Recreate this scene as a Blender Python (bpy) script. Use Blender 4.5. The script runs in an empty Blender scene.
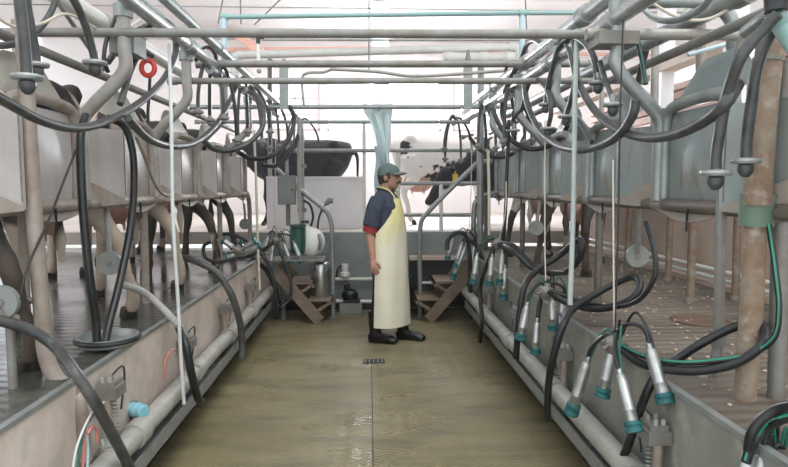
import bpy, math, random
from mathutils import Vector, Matrix, Quaternion
V = Vector
random.seed(7)
SC = bpy.context.scene
COL = SC.collection
PI = math.pi

# ------------------------------------------------------------------ camera, world, light, exposure
CAM = V((0.0, 0.0, 1.49)); FPX = 600.0; CX, CY = 394.0, 233.5
PITCH, YAW = math.radians(4.53), math.radians(2.40)
cd = bpy.data.cameras.new('camera'); cam = bpy.data.objects.new('camera', cd); COL.objects.link(cam)
cd.sensor_width = 36.0; cd.lens = FPX / 788.0 * 36.0; cd.clip_start = 0.02; cd.clip_end = 300
cam.location = CAM; cam.rotation_euler = (PI / 2 - PITCH, 0, -YAW)
SC.camera = cam
RM = cam.rotation_euler.to_matrix()
w = bpy.data.worlds.new('sky'); SC.world = w; w.use_nodes = True
bg = w.node_tree.nodes['Background']; bg.inputs['Color'].default_value = (0.93, 0.97, 1.0, 1); bg.inputs['Strength'].default_value = 1.25
sd = bpy.data.lights.new('sun', 'SUN'); so = bpy.data.objects.new('sun', sd); COL.objects.link(so)
sd.energy = 0.9; sd.angle = math.radians(25); sd.color = (1.0, 0.98, 0.96)
so.rotation_euler = (math.radians(28), math.radians(14), 0)
def area(name, loc, rot, sx, sy, e, c=(1, 1, 1)):
    d = bpy.data.lights.new(name, 'AREA'); d.shape = 'RECTANGLE'; d.size = sx; d.size_y = sy; d.energy = e; d.color = c
    o = bpy.data.objects.new(name, d); COL.objects.link(o); o.location = loc; o.rotation_euler = rot; return o
area('lane_fill_light', (0, 9.6, 4.38), (math.radians(25), 0, 0), 9, 1.2, 210, (1, .97, .95))      # fill light added under the lane roof to brighten the far wall
area('window_daylight', (.35, 13.0, 3.2), (math.radians(-80), 0, 0), 2.6, 1.0, 380, (.9, .95, 1))
vs = SC.view_settings
SC.display_settings.display_device = 'sRGB'
vs.view_transform = 'Standard'; vs.look = 'None'; vs.gamma = 1.0; vs.use_curve_mapping = False
vs.exposure = 0.6
HAZE = 0.005
SC.cycles.max_bounces = 8; SC.cycles.diffuse_bounces = 4; SC.cycles.glossy_bounces = 3; SC.cycles.sample_clamp_indirect = 6

# ------------------------------------------------------------------ placing helpers
def ray(px, py):
    return RM @ V(((px - CX) / FPX, (CY - py) / FPX, -1.0))
def P(px, py, Y):            # the point of a sight line at distance Y down the pit
    d = ray(px, py); return CAM + d * ((Y - CAM.y) / d.y)
def PX(px, py, X):           # ... on the vertical plane X
    d = ray(px, py); return CAM + d * ((X - CAM.x) / d.x)
def PZ(px, py, Z):
    d = ray(px, py); return CAM + d * ((Z - CAM.z) / d.z)

def catmull(pts, seg=6):
    pts = [V(p) for p in pts]
    if len(pts) < 3: return pts
    out = []
    e = [pts[0] * 2 - pts[1]] + pts + [pts[-1] * 2 - pts[-2]]
    for i in range(1, len(e) - 2):
        p0, p1, p2, p3 = e[i - 1:i + 3]
        t1 = max((p1 - p0).length ** .5, 1e-4); t2 = max((p2 - p1).length ** .5, 1e-4); t3 = max((p3 - p2).length ** .5, 1e-4)
        m1 = (p2 - p1) + ((p1 - p0) / t1 - (p2 - p0) / (t1 + t2)) * t2
        m2 = (p2 - p1) + ((p3 - p2) / t3 - (p3 - p1) / (t2 + t3)) * t2
        for k in range(seg):
            t = k / seg; a = t * t; b = a * t
            out.append(p1 * (2 * b - 3 * a + 1) + m1 * (b - 2 * a + t) + p2 * (-2 * b + 3 * a) + m2 * (b - a))
    out.append(pts[-1])
    return out

# ------------------------------------------------------------------ mesh builder
class MB:
    def __init__(s): s.v = []; s.f = []
    def add(s, vs_, fs_):
        o = len(s.v); s.v += [V(a) for a in vs_]; s.f += [tuple(i + o for i in f) for f in fs_]; return s
    def rings(s, R, cap=True, closed=False):
        n = len(R[0]); vs_ = [p for r in R for p in r]; fs_ = []
        m = len(R)
        for i in range(m if closed else m - 1):
            j = (i + 1) % m
            for k in range(n):
                l = (k + 1) % n
                fs_.append((i * n + k, i * n + l, j * n + l, j * n + k))
        if cap and not closed:
            fs_.append(tuple(range(n))[::-1]); fs_.append(tuple((m - 1) * n + k for k in range(n)))
        return s.add(vs_, fs_)
    def tube(s, pts, r, n=10, curve=True, seg=6, cap=True, closed=False):
        pts = catmull(pts, seg) if curve else [V(p) for p in pts]
        m = len(pts)
        rad = (lambda i: r) if not callable(r) and not isinstance(r, (list, tuple)) else ((lambda i: r(i / (m - 1))) if callable(r) else (lambda i: r[i]))
        T = []
        for i in range(m):
            a = pts[(i - 1) % m] if (closed or i > 0) else pts[i]; b = pts[(i + 1) % m] if (closed or i < m - 1) else pts[i]
            t = (b - a); T.append(t.normalized() if t.length > 1e-9 else V((0, 0, 1)))
        up = V((0, 0, 1)) if abs(T[0].z) < .9 else V((1, 0, 0))
        N = (up - T[0] * up.dot(T[0])).normalized(); R = []
        for i in range(m):
            if i:
                q = T[i - 1].rotation_difference(T[i]); N = q @ N; N = (N - T[i] * N.dot(T[i])).normalized()
            B = T[i].cross(N); rr = rad(i)
            R.append([pts[i] + (N * math.cos(a) + B * math.sin(a)) * rr for a in (2 * PI * k / n for k in range(n))])
        return s.rings(R, cap, closed)
    def cyl(s, a, b, r, r2=None, n=14):
        return s.tube([a, b], [r, r if r2 is None else r2], n, curve=False)
    def box(s, c, d, rot=None):
        c = V(c); h = V(d) / 2; M = rot if rot is not None else Matrix.Identity(3)
        vs_ = [c + M @ V((x * h.x, y * h.y, z * h.z)) for x in (-1, 1) for y in (-1, 1) for z in (-1, 1)]
        return s.add(vs_, [(0, 1, 3, 2), (4, 6, 7, 5), (0, 4, 5, 1), (2, 3, 7, 6), (0, 2, 6, 4), (1, 5, 7, 3)])
    def bb(s, x0, x1, y0, y1, z0, z1):
        return s.box(((x0 + x1) / 2, (y0 + y1) / 2, (z0 + z1) / 2), (abs(x1 - x0), abs(y1 - y0), abs(z1 - z0)))
    def bar(s, a, b, wd, ht, up=(0, 0, 1)):
        a, b = V(a), V(b); t = (b - a).normalized(); u = V(up); u = (u - t * u.dot(t)).normalized(); x = t.cross(u)
        M = Matrix((x, t, u)).transposed()
        return s.box((a + b) / 2, (wd, (b - a).length, ht), M)
    def lathe(s, prof, o=(0, 0, 0), axis=(0, 0, 1), n=20):
        o = V(o); q = V((0, 0, 1)).rotation_difference(V(axis).normalized())
        R = [[o + q @ V((r * math.cos(2 * PI * k / n), r * math.sin(2 * PI * k / n), z)) for k in range(n)] for r, z in prof]
        return s.rings(R)
    def ell(s, c, r, n=14, m=9, rot=None):
        c = V(c); r = V(r) if hasattr(r, '__len__') else V((r, r, r)); M = rot if rot is not None else Matrix.Identity(3)
        R = []
        for i in range(m + 1):
            a = -PI / 2 + PI * (0.03 + 0.94 * i / m)
            R.append([c + M @ V((r.x * math.cos(a) * math.cos(2 * PI * k / n), r.y * math.cos(a) * math.sin(2 * PI * k / n), r.z * math.sin(a))) for k in range(n)])
        return s.rings(R)
    def sheet(s, G, th, nrm=None):     # grid of points G[i][j] given a thickness
        m, n = len(G), len(G[0]); top = []; bot = []
        for i in range(m):
            for j in range(n):
                a = V(G[min(i + 1, m - 1)][j]) - V(G[max(i - 1, 0)][j]); b = V(G[i][min(j + 1, n - 1)]) - V(G[i][max(j - 1, 0)])
                k = a.cross(b); k = k.normalized() if k.length > 1e-9 else V((0, 0, 1))
                top.append(V(G[i][j]) + k * th / 2); bot.append(V(G[i][j]) - k * th / 2)
        o = m * n; f = []
        for i in range(m - 1):
            for j in range(n - 1):
                a, b, c, d = i * n + j, i * n + j + 1, (i + 1) * n + j + 1, (i + 1) * n + j
                f.append((d, c, b, a)); f.append((a + o, b + o, c + o, d + o))
        edge = [(0, j) for j in range(n)] + [(i, n - 1) for i in range(1, m)] + [(m - 1, j) for j in range(n - 2, -1, -1)] + [(i, 0) for i in range(m - 2, 0, -1)]
        ids = [i * n + j for i, j in edge]
        for k in range(len(ids)):
            a, b = ids[k], ids[(k + 1) % len(ids)]; f.append((a, b, b + o, a + o))
        return s.add(top + bot, f)
    def build(s, name, mat, parent=None, smooth=True, base=None, voxel=None, sm=4):
        o0 = V((0, 0, 0))
        if parent is not None: o0 = wloc(parent)
        elif base is not None: o0 = V(base)
        me = bpy.data.meshes.new(name)
        me.from_pydata([tuple(p - o0) for p in s.v], [], s.f); me.update()
        o = bpy.data.objects.new(name, me); COL.objects.link(o)
        import bmesh
        bm = bmesh.new(); bm.from_mesh(me); bmesh.ops.recalc_face_normals(bm, faces=bm.faces); bm.to_mesh(me); bm.free()
        if voxel:
            md = o.modifiers.new('r', 'REMESH'); md.mode = 'VOXEL'; md.voxel_size = voxel
            if sm:
                m2 = o.modifiers.new('s', 'SMOOTH'); m2.factor = .5; m2.iterations = sm
            dg = bpy.context.evaluated_depsgraph_get()
            me2 = bpy.data.meshes.new_from_object(o.evaluated_get(dg)); o.modifiers.clear(); o.data = me2; bpy.data.meshes.remove(me); me = me2; me.name = name
        me.materials.clear(); me.materials.append(mat)
        if smooth:
            me.polygons.foreach_set('use_smooth', [True] * len(me.polygons))
            if not voxel:
                try: me.set_sharp_from_angle(angle=math.radians(40))
                except Exception: pass
        if parent is not None: o.parent = parent
        else: o.location = o0
        return o
def wloc(o):
    p = V((0, 0, 0))
    while o is not None: p += V(o.location); o = o.parent
    return p
def tag(o, label, cat, group=None, kind=None):
    if label: o['label'] = label
    if cat: o['category'] = cat
    if group: o['group'] = group
    if kind: o['kind'] = kind
    return o
def thing(name, label, cat, loc=(0, 0, 0), group=None, rotz=0):
    o = bpy.data.objects.new(name, None); o.empty_display_size = .05; COL.objects.link(o); o.location = loc; o.rotation_euler = (0, 0, rotz)
    return tag(o, label, cat, group)
def one(mb, name, mat, label, cat, group=None, smooth=True):
    lo = min(mb.v, key=lambda p: p.z); c = sum(mb.v, V((0, 0, 0))) / len(mb.v)
    return tag(mb.build(name, mat, None, smooth, base=(c.x, c.y, lo.z)), label, cat, group)
def struct(mb, name, mat, smooth=False):
    return tag(mb.build(name, mat, None, smooth), None, None, None, 'structure')
def copy_tree(o, parent=None):
    c = o.copy(); COL.objects.link(c); c.parent = parent
    for ch in list(o.children): copy_tree(ch, c)
    return c

# ------------------------------------------------------------------ materials
def mat(name, c1, c2=None, rough=.5, metal=0., sc=6., amt=.5, bump=0., bsc=40., lo=.4, hi=.65, spec=None, stretch=None, c3=None, alpha=None, trans=0., sss=0.):
    m = bpy.data.materials.new(name); m.use_nodes = True; nt = m.node_tree; N = nt.nodes; L = nt.links; b = N['Principled BSDF']
    b.inputs['Roughness'].default_value = rough; b.inputs['Metallic'].default_value = metal
    if spec is not None: b.inputs['Specular IOR Level'].default_value = spec
    if trans: b.inputs['Transmission Weight'].default_value = trans
    if alpha is not None: b.inputs['Alpha'].default_value = alpha
    tc = N.new('ShaderNodeTexCoord'); mp = N.new('ShaderNodeMapping'); L.new(tc.outputs['Object'], mp.inputs['Vector'])
    if stretch: mp.inputs['Scale'].default_value = stretch
    if c2 is None:
        b.inputs['Base Color'].default_value = (*c1, 1)
    else:
        n1 = N.new('ShaderNodeTexNoise'); n1.inputs['Scale'].default_value = sc; n1.inputs['Detail'].default_value = 6; n1.inputs['Roughness'].default_value = .65
        L.new(mp.outputs['Vector'], n1.inputs['Vector'])
        r = N.new('ShaderNodeMapRange'); r.inputs['From Min'].default_value = lo; r.inputs['From Max'].default_value = hi; r.inputs['To Max'].default_value = amt
        L.new(n1.outputs['Fac'], r.inputs['Value'])
        mx = N.new('ShaderNodeMix'); mx.data_type = 'RGBA'; L.new(r.outputs['Result'], mx.inputs['Factor'])
        mx.inputs[6].default_value = (*c1, 1); mx.inputs[7].default_value = (*c2, 1); out = mx.outputs[2]
        if c3:
            n2 = N.new('ShaderNodeTexNoise'); n2.inputs['Scale'].default_value = sc * 3.7; n2.inputs['Detail'].default_value = 4; L.new(mp.outputs['Vector'], n2.inputs['Vector'])
            r2 = N.new('ShaderNodeMapRange'); r2.inputs['From Min'].default_value = .55; r2.inputs['From Max'].default_value = .72; L.new(n2.outputs['Fac'], r2.inputs['Value'])
            m2 = N.new('ShaderNodeMix'); m2.data_type = 'RGBA'; L.new(r2.outputs['Result'], m2.inputs['Factor']); L.new(out, m2.inputs[6]); m2.inputs[7].default_value = (*c3, 1); out = m2.outputs[2]
        L.new(out, b.inputs['Base Color'])
        r3 = N.new('ShaderNodeMapRange'); r3.inputs['To Min'].default_value = max(rough - .08, .02); r3.inputs['To Max'].default_value = min(rough + .12, 1); L.new(n1.outputs['Fac'], r3.inputs['Value']); L.new(r3.outputs['Result'], b.inputs['Roughness'])
    if bump:
        nb = N.new('ShaderNodeTexNoise'); nb.inputs['Scale'].default_value = bsc; nb.inputs['Detail'].default_value = 5; L.new(mp.outputs['Vector'], nb.inputs['Vector'])
        bp = N.new('ShaderNodeBump'); bp.inputs['Strength'].default_value = bump; bp.inputs['Distance'].default_value = .02; L.new(nb.outputs['Fac'], bp.inputs['Height']); L.new(bp.outputs['Normal'], b.inputs['Normal'])
    return m
M = {}
M['galv'] = mat('galvanised_steel', (.27, .30, .295), (.40, .41, .395), .42, .55, 9, .8, .05, 60)
M['galv_dirty'] = mat('dirty_galvanised_steel', (.25, .255, .24), (.19, .15, .115), .55, .35, 7, .7, .1, 50)
M['galv_pink'] = mat('rust_blushed_steel', (.36, .32, .28), (.22, .14, .095), .55, .25, 8, .6, .1, 60)
M['galv_dark'] = mat('dark_weathered_steel', (.14, .13, .115), (.22, .18, .14), .5, .45, 8, .7, .1, 60)
M['galv_beige'] = mat('beige_weathered_steel', (.36, .355, .335), (.26, .215, .18), .5, .3, 8, .6, .1, 60)
M['rusty'] = mat('rusty_post_paint', (.29, .24, .18), (.20, .10, .05), .6, .15, 7, .8, .15, 60, c3=(.36, .31, .25))
M['rusty_dark'] = mat('dark_rusty_plate', (.14, .09, .06), (.10, .06, .04), .6, .1, 7, .8)
M['verdigris'] = mat('greenish_stained_clamp', (.17, .19, .14), (.09, .20, .15), .6, .2, 9, .8)
M['pale_tube'] = mat('pale_grey_tube', (.46, .52, .50), (.36, .40, .38), .4, .1, 9, .6)
M['green_line'] = mat('green_hose_line', (.02, .22, .14), (.04, .30, .20), .45, 0, 14, .7)
M['crumb'] = mat('feed_crumb', (.50, .42, .33), (.3, .22, .15), .9, 0, 30, .8)
M['flap_warm'] = mat('olive_grey_sheet', (.34, .33, .28), (.42, .39, .34), .5, .3, 5, .7)
M['steel'] = mat('stainless_steel', (.58, .60, .60), (.42, .45, .45), .27, .95, 5, .6)
M['cup_steel'] = mat('scuffed_cup_steel', (.46, .48, .47), (.30, .31, .30), .36, .85, 14, .7)
M['sheet_warm'] = mat('pale_sheet_metal', (.64, .615, .61), (.43, .38, .345), .40, .3, 4, .7, .03, 30, stretch=(1, 1, .4))
M['sheet_warm_shaded'] = mat('shaded_pale_sheet_metal', (.50, .46, .44), (.36, .31, .27), .45, .3, 4, .7, .03, 30, stretch=(1, 1, .4))  # darker copy of the pale sheet: shade of the set-back faces, plus stain
M['sheet_cool'] = mat('blue_grey_sheet_metal', (.27, .325, .325), (.36, .38, .36), .42, .45, 4, .8, .03, 30, stretch=(1, 1, .4), c3=(.27, .25, .21))
M['sheet_dark'] = mat('stained_sheet_metal', (.28, .25, .21), (.38, .33, .27), .55, .3, 7, .7)
M['rubber'] = mat('black_rubber', (.008, .009, .010), (.022, .024, .024), .36, 0, 12, .8)
M['rubber_grey'] = mat('dusty_grey_rubber', (.04, .043, .042), (.09, .09, .085), .38, 0, 14, .8)
M['teal'] = mat('teal_rubber', (.01, .095, .10), (.025, .15, .15), .45, 0, 14, .7)
M['green'] = mat('green_rubber_stripe', (.012, .10, .065), (.03, .18, .12), .45, 0, 14, .7)
M['green_plastic'] = mat('dark_green_plastic', (.012, .06, .048), (.02, .09, .07), .35, 0, 8, .6)
M['teal_paint'] = mat('flaking_teal_paint', (.22, .40, .38), (.33, .38, .36), .55, 0, 14, .8)
M['blue_paint'] = mat('pale_blue_pipe_paint', (.42, .56, .62), (.52, .61, .64), .5, 0, 9, .7)
M['pvc'] = mat('white_pvc', (.78, .77, .72), (.62, .59, .52), .38, 0, 6, .5)
M['pvc_dirty'] = mat('dirty_pvc', (.37, .365, .335), (.24, .225, .19), .45, 0, 7, .7)
M['white'] = mat('white_plastic', (.80, .80, .77), (.66, .65, .60), .4, 0, 7, .5)
M['cream_hose'] = mat('milky_tube', (.56, .585, .58), (.42, .44, .42), .35, 0, 9, .5)
M['concrete_wall_left'] = mat('stained_pale_wall', (.66, .57, .51), (.46, .38, .32), .5, 0, 3.2, .8, .1, 30, c3=(.50, .46, .40))
M['concrete_wall_right'] = mat('grey_green_wall', (.25, .255, .225), (.17, .165, .145), .42, 0, 3.2, .8, .1, 30, c3=(.34, .33, .29))
M['concrete_end'] = mat('grey_painted_concrete', (.27, .30, .29), (.20, .22, .21), .6, 0, 4, .8, .1, 30)
M['concrete_tan'] = mat('tan_concrete', (.62, .50, .42), (.48, .37, .30), .7, 0, 3, .8, .1, 30)
M['white_wall'] = mat('white_panel', (.80, .78, .79), (.70, .68, .68), .5, 0, 2.5, .6)
M['far_wall'] = mat('pale_far_wall', (.73, .70, .70), (.66, .625, .63), .6, 0, 1.5, .7)
M['ceil'] = mat('pale_roof_sheet', (.56, .53, .53), (.50, .475, .48), .6, 0, 1.2, .6)
M['salmon'] = mat('salmon_paint', (.62, .34, .27), (.70, .44, .36), .6, 0, 5, .7)
M['frame_pink'] = mat('dull_pink_window_frame', (.55, .46, .47), (.62, .55, .56), .6, 0, 5, .7)
M['brown_slat'] = mat('red_brown_slats', (.36, .20, .16), (.45, .29, .24), .6, 0, 5, .7)
M['yellow'] = mat('yellow_paint', (.72, .44, .08), (.60, .36, .07), .5, 0, 6, .7)
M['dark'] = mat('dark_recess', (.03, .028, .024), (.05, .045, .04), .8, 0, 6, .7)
M['wood'] = mat('weathered_brown_step', (.19, .14, .10), (.27, .21, .16), .6, .1, 7, .8, .1, 40)
M['grey_box'] = mat('grey_enclosure', (.20, .22, .21), (.27, .28, .26), .5, .1, 7, .6)
M['red'] = mat('red_plastic', (.62, .04, .03), (.5, .05, .04), .4, 0, 7, .6)
M['red_wire'] = mat('red_tubing', (.52, .17, .14), None, .4)
M['blue_plastic'] = mat('sky_blue_plastic', (.20, .48, .58), (.32, .56, .62), .35, 0, 9, .6)
M['string'] = mat('pale_cord', (.60, .56, .46), None, .8)
M['cloth'] = mat('pale_cyan_plastic_film', (.76, .85, .85), (.68, .80, .80), .4, 0, 6, .6)
M['glass_jar'] = mat('clear_jar', (.92, .95, .95), None, .06, 0, trans=.85)
M['shirt'] = mat('navy_cotton', (.032, .04, .066), (.048, .06, .09), .85, 0, 12, .8, .15, 60)
M['red_cloth'] = mat('dark_red_cotton', (.30, .02, .03), None, .85)
M['pants'] = mat('dark_trousers', (.022, .022, .024), None, .85)
M['boot'] = mat('black_rubber_boot', (.010, .010, .011), None, .3)
M['skin'] = mat('tanned_skin', (.46, .26, .18), (.38, .20, .135), .5, 0, 14, .6)
M['hair'] = mat('dark_grey_hair', (.045, .038, .034), None, .7)
M['cap'] = mat('faded_green_cap', (.10, .15, .14), (.14, .19, .175), .85, 0, 14, .6)
M['eye'] = mat('dark_eye', (.02, .015, .01), None, .15)
M['hoof'] = mat('dark_hoof', (.035, .028, .022), (.07, .055, .04), .6, 0, 9, .7)
M['udder'] = mat('pink_udder', (.60, .36, .29), (.50, .30, .22), .55, 0, 9, .6)
M['tag'] = mat('yellow_ear_tag', (.72, .46, .05), None, .45)

def apron_mat():
    m = mat('cream_rubber_apron', (.76, .73, .60), (.68, .63, .48), .38, 0, 5, .6); nt = m.node_tree; N = nt.nodes; L = nt.links; b = N['Principled BSDF']
    src = b.inputs['Base Color'].links[0].from_socket
    tc = N.new('ShaderNodeTexCoord'); sx = N.new('ShaderNodeSeparateXYZ'); L.new(tc.outputs['Object'], sx.inputs[0])
    n = N.new('ShaderNodeTexNoise'); n.inputs['Scale'].default_value = 7; L.new(tc.outputs['Object'], n.inputs['Vector'])
    a = N.new('ShaderNodeMath'); a.operation = 'MULTIPLY_ADD'; a.inputs[1].default_value = .3; L.new(n.outputs['Fac'], a.inputs[0]); L.new(sx.outputs['Z'], a.inputs[2])
    r = N.new('ShaderNodeMapRange'); r.inputs['From Min'].default_value = 1.08; r.inputs['From Max'].default_value = 1.38; r.inputs['To Max'].default_value = .8; L.new(a.outputs[0], r.inputs['Value'])
    mx = N.new('ShaderNodeMix'); mx.data_type = 'RGBA'; L.new(r.outputs['Result'], mx.inputs['Factor']); L.new(src, mx.inputs[6]); mx.inputs[7].default_value = (.70, .62, .22, 1); L.new(mx.outputs[2], b.inputs['Base Color'])
    return m
M['apron'] = apron_mat()

def cow_mat(name, light, dark, thr, off, sc=1.3, dirt=.55, top=0.):
    m = bpy.data.materials.new(name); m.use_nodes = True; nt = m.node_tree; N = nt.nodes; L = nt.links; b = N['Principled BSDF']; b.inputs['Roughness'].default_value = .75
    tc = N.new('ShaderNodeTexCoord'); mp = N.new('ShaderNodeMapping'); mp.inputs['Location'].default_value = off; L.new(tc.outputs['Object'], mp.inputs['Vector'])
    n = N.new('ShaderNodeTexNoise'); n.inputs['Scale'].default_value = sc; n.inputs['Detail'].default_value = 2.5; n.inputs['Distortion'].default_value = .4; L.new(mp.outputs['Vector'], n.inputs['Vector'])
    r = N.new('ShaderNodeMapRange'); r.inputs['From Min'].default_value = thr; r.inputs['From Max'].default_value = thr + .02; s0 = N.new('ShaderNodeSeparateXYZ'); L.new(tc.outputs['Object'], s0.inputs[0]); tz = N.new('ShaderNodeMath'); tz.operation = 'MULTIPLY_ADD'; tz.inputs[1].default_value = top; L.new(s0.outputs['Z'], tz.inputs[0]); L.new(n.outputs['Fac'], tz.inputs[2]); L.new(tz.outputs[0], r.inputs['Value'])
    mx = N.new('ShaderNodeMix'); mx.data_type = 'RGBA'; L.new(r.outputs['Result'], mx.inputs['Factor']); mx.inputs[6].default_value = (*light, 1); mx.inputs[7].default_value = (*dark, 1)
    n2 = N.new('ShaderNodeTexNoise'); n2.inputs['Scale'].default_value = 5; n2.inputs['Detail'].default_value = 5; L.new(tc.outputs['Object'], n2.inputs['Vector'])
    sx = N.new('ShaderNodeSeparateXYZ'); L.new(tc.outputs['Object'], sx.inputs[0])
    a = N.new('ShaderNodeMath'); a.operation = 'MULTIPLY_ADD'; a.inputs[1].default_value = -.9; L.new(sx.outputs['Z'], a.inputs[0]); L.new(n2.outputs['Fac'], a.inputs[2])
    r2 = N.new('ShaderNodeMapRange'); r2.inputs['From Min'].default_value = -.2; r2.inputs['From Max'].default_value = .35; r2.inputs['To Max'].default_value = dirt; L.new(a.outputs[0], r2.inputs['Value'])
    m2 = N.new('ShaderNodeMix'); m2.data_type = 'RGBA'; L.new(r2.outputs['Result'], m2.inputs['Factor']); L.new(mx.outputs[2], m2.inputs[6]); m2.inputs[7].default_value = (.13, .09, .055, 1)
    L.new(m2.outputs[2], b.inputs['Base Color'])
    nb = N.new('ShaderNodeTexNoise'); nb.inputs['Scale'].default_value = 60; L.new(tc.outputs['Object'], nb.inputs['Vector']); bp = N.new('ShaderNodeBump'); bp.inputs['Strength'].default_value = .2; bp.inputs['Distance'].default_value = .01; L.new(nb.outputs['Fac'], bp.inputs['Height']); L.new(bp.outputs['Normal'], b.inputs['Normal'])
    return m

def floor_mat(name, c1, c2, c3, mode, wet_lo, wet_hi, groove=.5, r_dry=.55, r_wet=.08, gsc=14., pools=()):
    m = bpy.data.materials.new(name); m.use_nodes = True; nt = m.node_tree; N = nt.nodes; L = nt.links; b = N['Principled BSDF']
    tc = N.new('ShaderNodeTexCoord'); co = tc.outputs['Object']
    n1 = N.new('ShaderNodeTexNoise'); n1.inputs['Scale'].default_value = 1.3; n1.inputs['Detail'].default_value = 6; L.new(co, n1.inputs['Vector'])
    mp = N.new('ShaderNodeMapping'); mp.inputs['Scale'].default_value = (.8, 3, 1); L.new(co, mp.inputs['Vector'])
    n2 = N.new('ShaderNodeTexNoise'); n2.inputs['Scale'].default_value = 2.4; n2.inputs['Detail'].default_value = 7; L.new(mp.outputs['Vector'], n2.inputs['Vector'])
    r1 = N.new('ShaderNodeMapRange'); r1.inputs['From Min'].default_value = .35; r1.inputs['From Max'].default_value = .68; L.new(n1.outputs['Fac'], r1.inputs['Value'])
    r2 = N.new('ShaderNodeMapRange'); r2.inputs['From Min'].default_value = .45; r2.inputs['From Max'].default_value = .75; L.new(n2.outputs['Fac'], r2.inputs['Value'])
    a = N.new('ShaderNodeMix'); a.data_type = 'RGBA'; L.new(r1.outputs['Result'], a.inputs['Factor']); a.inputs[6].default_value = (*c1, 1); a.inputs[7].default_value = (*c2, 1)
    c = N.new('ShaderNodeMix'); c.data_type = 'RGBA'; L.new(r2.outputs['Result'], c.inputs['Factor']); L.new(a.outputs[2], c.inputs[6]); c.inputs[7].default_value = (*c3, 1)
    L.new(c.outputs[2], b.inputs['Base Color'])
    n3 = N.new('ShaderNodeTexNoise'); n3.inputs['Scale'].default_value = 1.9; n3.inputs['Detail'].default_value = 3; L.new(co, n3.inputs['Vector'])
    r3 = N.new('ShaderNodeMapRange'); r3.inputs['From Min'].default_value = wet_lo; r3.inputs['From Max'].default_value = wet_hi; r3.inputs['To Min'].default_value = r_dry; r3.inputs['To Max'].default_value = r_wet; L.new(n3.outputs['Fac'], r3.inputs['Value']); L.new(r3.outputs['Result'], b.inputs['Roughness'])
    if pools:      # standing water with its own ragged outline
        val = r3.outputs['Result']
        for px_, py_ in pools:
            ds = N.new('ShaderNodeVectorMath'); ds.operation = 'DISTANCE'; L.new(co, ds.inputs[0]); ds.inputs[1].default_value = (px_, py_, 0)
            ad_ = N.new('ShaderNodeMath'); ad_.operation = 'MULTIPLY_ADD'; ad_.inputs[1].default_value = .8; L.new(n2.outputs['Fac'], ad_.inputs[0]); L.new(ds.outputs['Value'], ad_.inputs[2])
            rr = N.new('ShaderNodeMapRange'); rr.inputs['From Min'].default_value = .48; rr.inputs['From Max'].default_value = .72; rr.inputs['To Min'].default_value = .07; rr.inputs['To Max'].default_value = 1; L.new(ad_.outputs[0], rr.inputs['Value'])
            mn = N.new('ShaderNodeMath'); mn.operation = 'MINIMUM'; L.new(val, mn.inputs[0]); L.new(rr.outputs['Result'], mn.inputs[1]); val = mn.outputs[0]
        L.new(val, b.inputs['Roughness'])
    wv = N.new('ShaderNodeTexWave'); wv.inputs['Scale'].default_value = gsc
    if mode == 'chevron':
        sx = N.new('ShaderNodeSeparateXYZ'); L.new(co, sx.inputs[0])
        pp = N.new('ShaderNodeMath'); pp.operation = 'PINGPONG'; pp.inputs[1].default_value = .05; L.new(sx.outputs['X'], pp.inputs[0])
        ad = N.new('ShaderNodeMath'); ad.operation = 'MULTIPLY_ADD'; ad.inputs[1].default_value = .7; L.new(pp.outputs[0], ad.inputs[0]); L.new(sx.outputs['Y'], ad.inputs[2])
        cb = N.new('ShaderNodeCombineXYZ'); L.new(ad.outputs[0], cb.inputs['X']); L.new(cb.outputs[0], wv.inputs['Vector']); wv.bands_direction = 'X'
    else:
        L.new(co, wv.inputs['Vector']); wv.bands_direction = 'Y'; wv.inputs['Distortion'].default_value = .25
    nb = N.new('ShaderNodeTexNoise'); nb.inputs['Scale'].default_value = 30; nb.inputs['Detail'].default_value = 5; L.new(co, nb.inputs['Vector'])
    sm_ = N.new('ShaderNodeMath'); sm_.operation = 'MULTIPLY_ADD'; sm_.inputs[1].default_value = .6; L.new(nb.outputs['Fac'], sm_.inputs[0]); L.new(wv.outputs['Fac'], sm_.inputs[2])
    bp = N.new('ShaderNodeBump'); bp.inputs['Strength'].default_value = groove; bp.inputs['Distance'].default_value = .012; L.new(sm_.outputs[0], bp.inputs['Height']); L.new(bp.outputs['Normal'], b.inputs['Normal'])
    return m
M['pit_floor'] = floor_mat('wet_olive_concrete', (.195, .165, .088), (.25, .215, .125), (.11, .10, .065), 'chevron', .42, .75, .28, .48, .18, 9., [(-.11, 3.72), (.27, 3.66), (.05, 3.2), (-.2, 2.75)])
M['platform_left'] = floor_mat('wet_dark_grooved_floor', (.06, .062, .052), (.095, .092, .078), (.04, .041, .035), 'line', .3, .6, .06, .32, .10, 4.)
M['platform_right'] = floor_mat('brown_grooved_floor', (.118, .100, .078), (.165, .14, .11), (.075, .062, .048), 'line', .5, .75, .7, .55, .25, 4.)
M['outside'] = mat('pale_dry_yard', (.82, .81, .79), (.74, .72, .69), .8, 0, 1.5, .7)
M['lane_floor'] = floor_mat('lane_concrete', (.52, .46, .42), (.58, .53, .49), (.40, .35, .31), 'line', .55, .75, .3, .6, .3, 5.)

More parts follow.
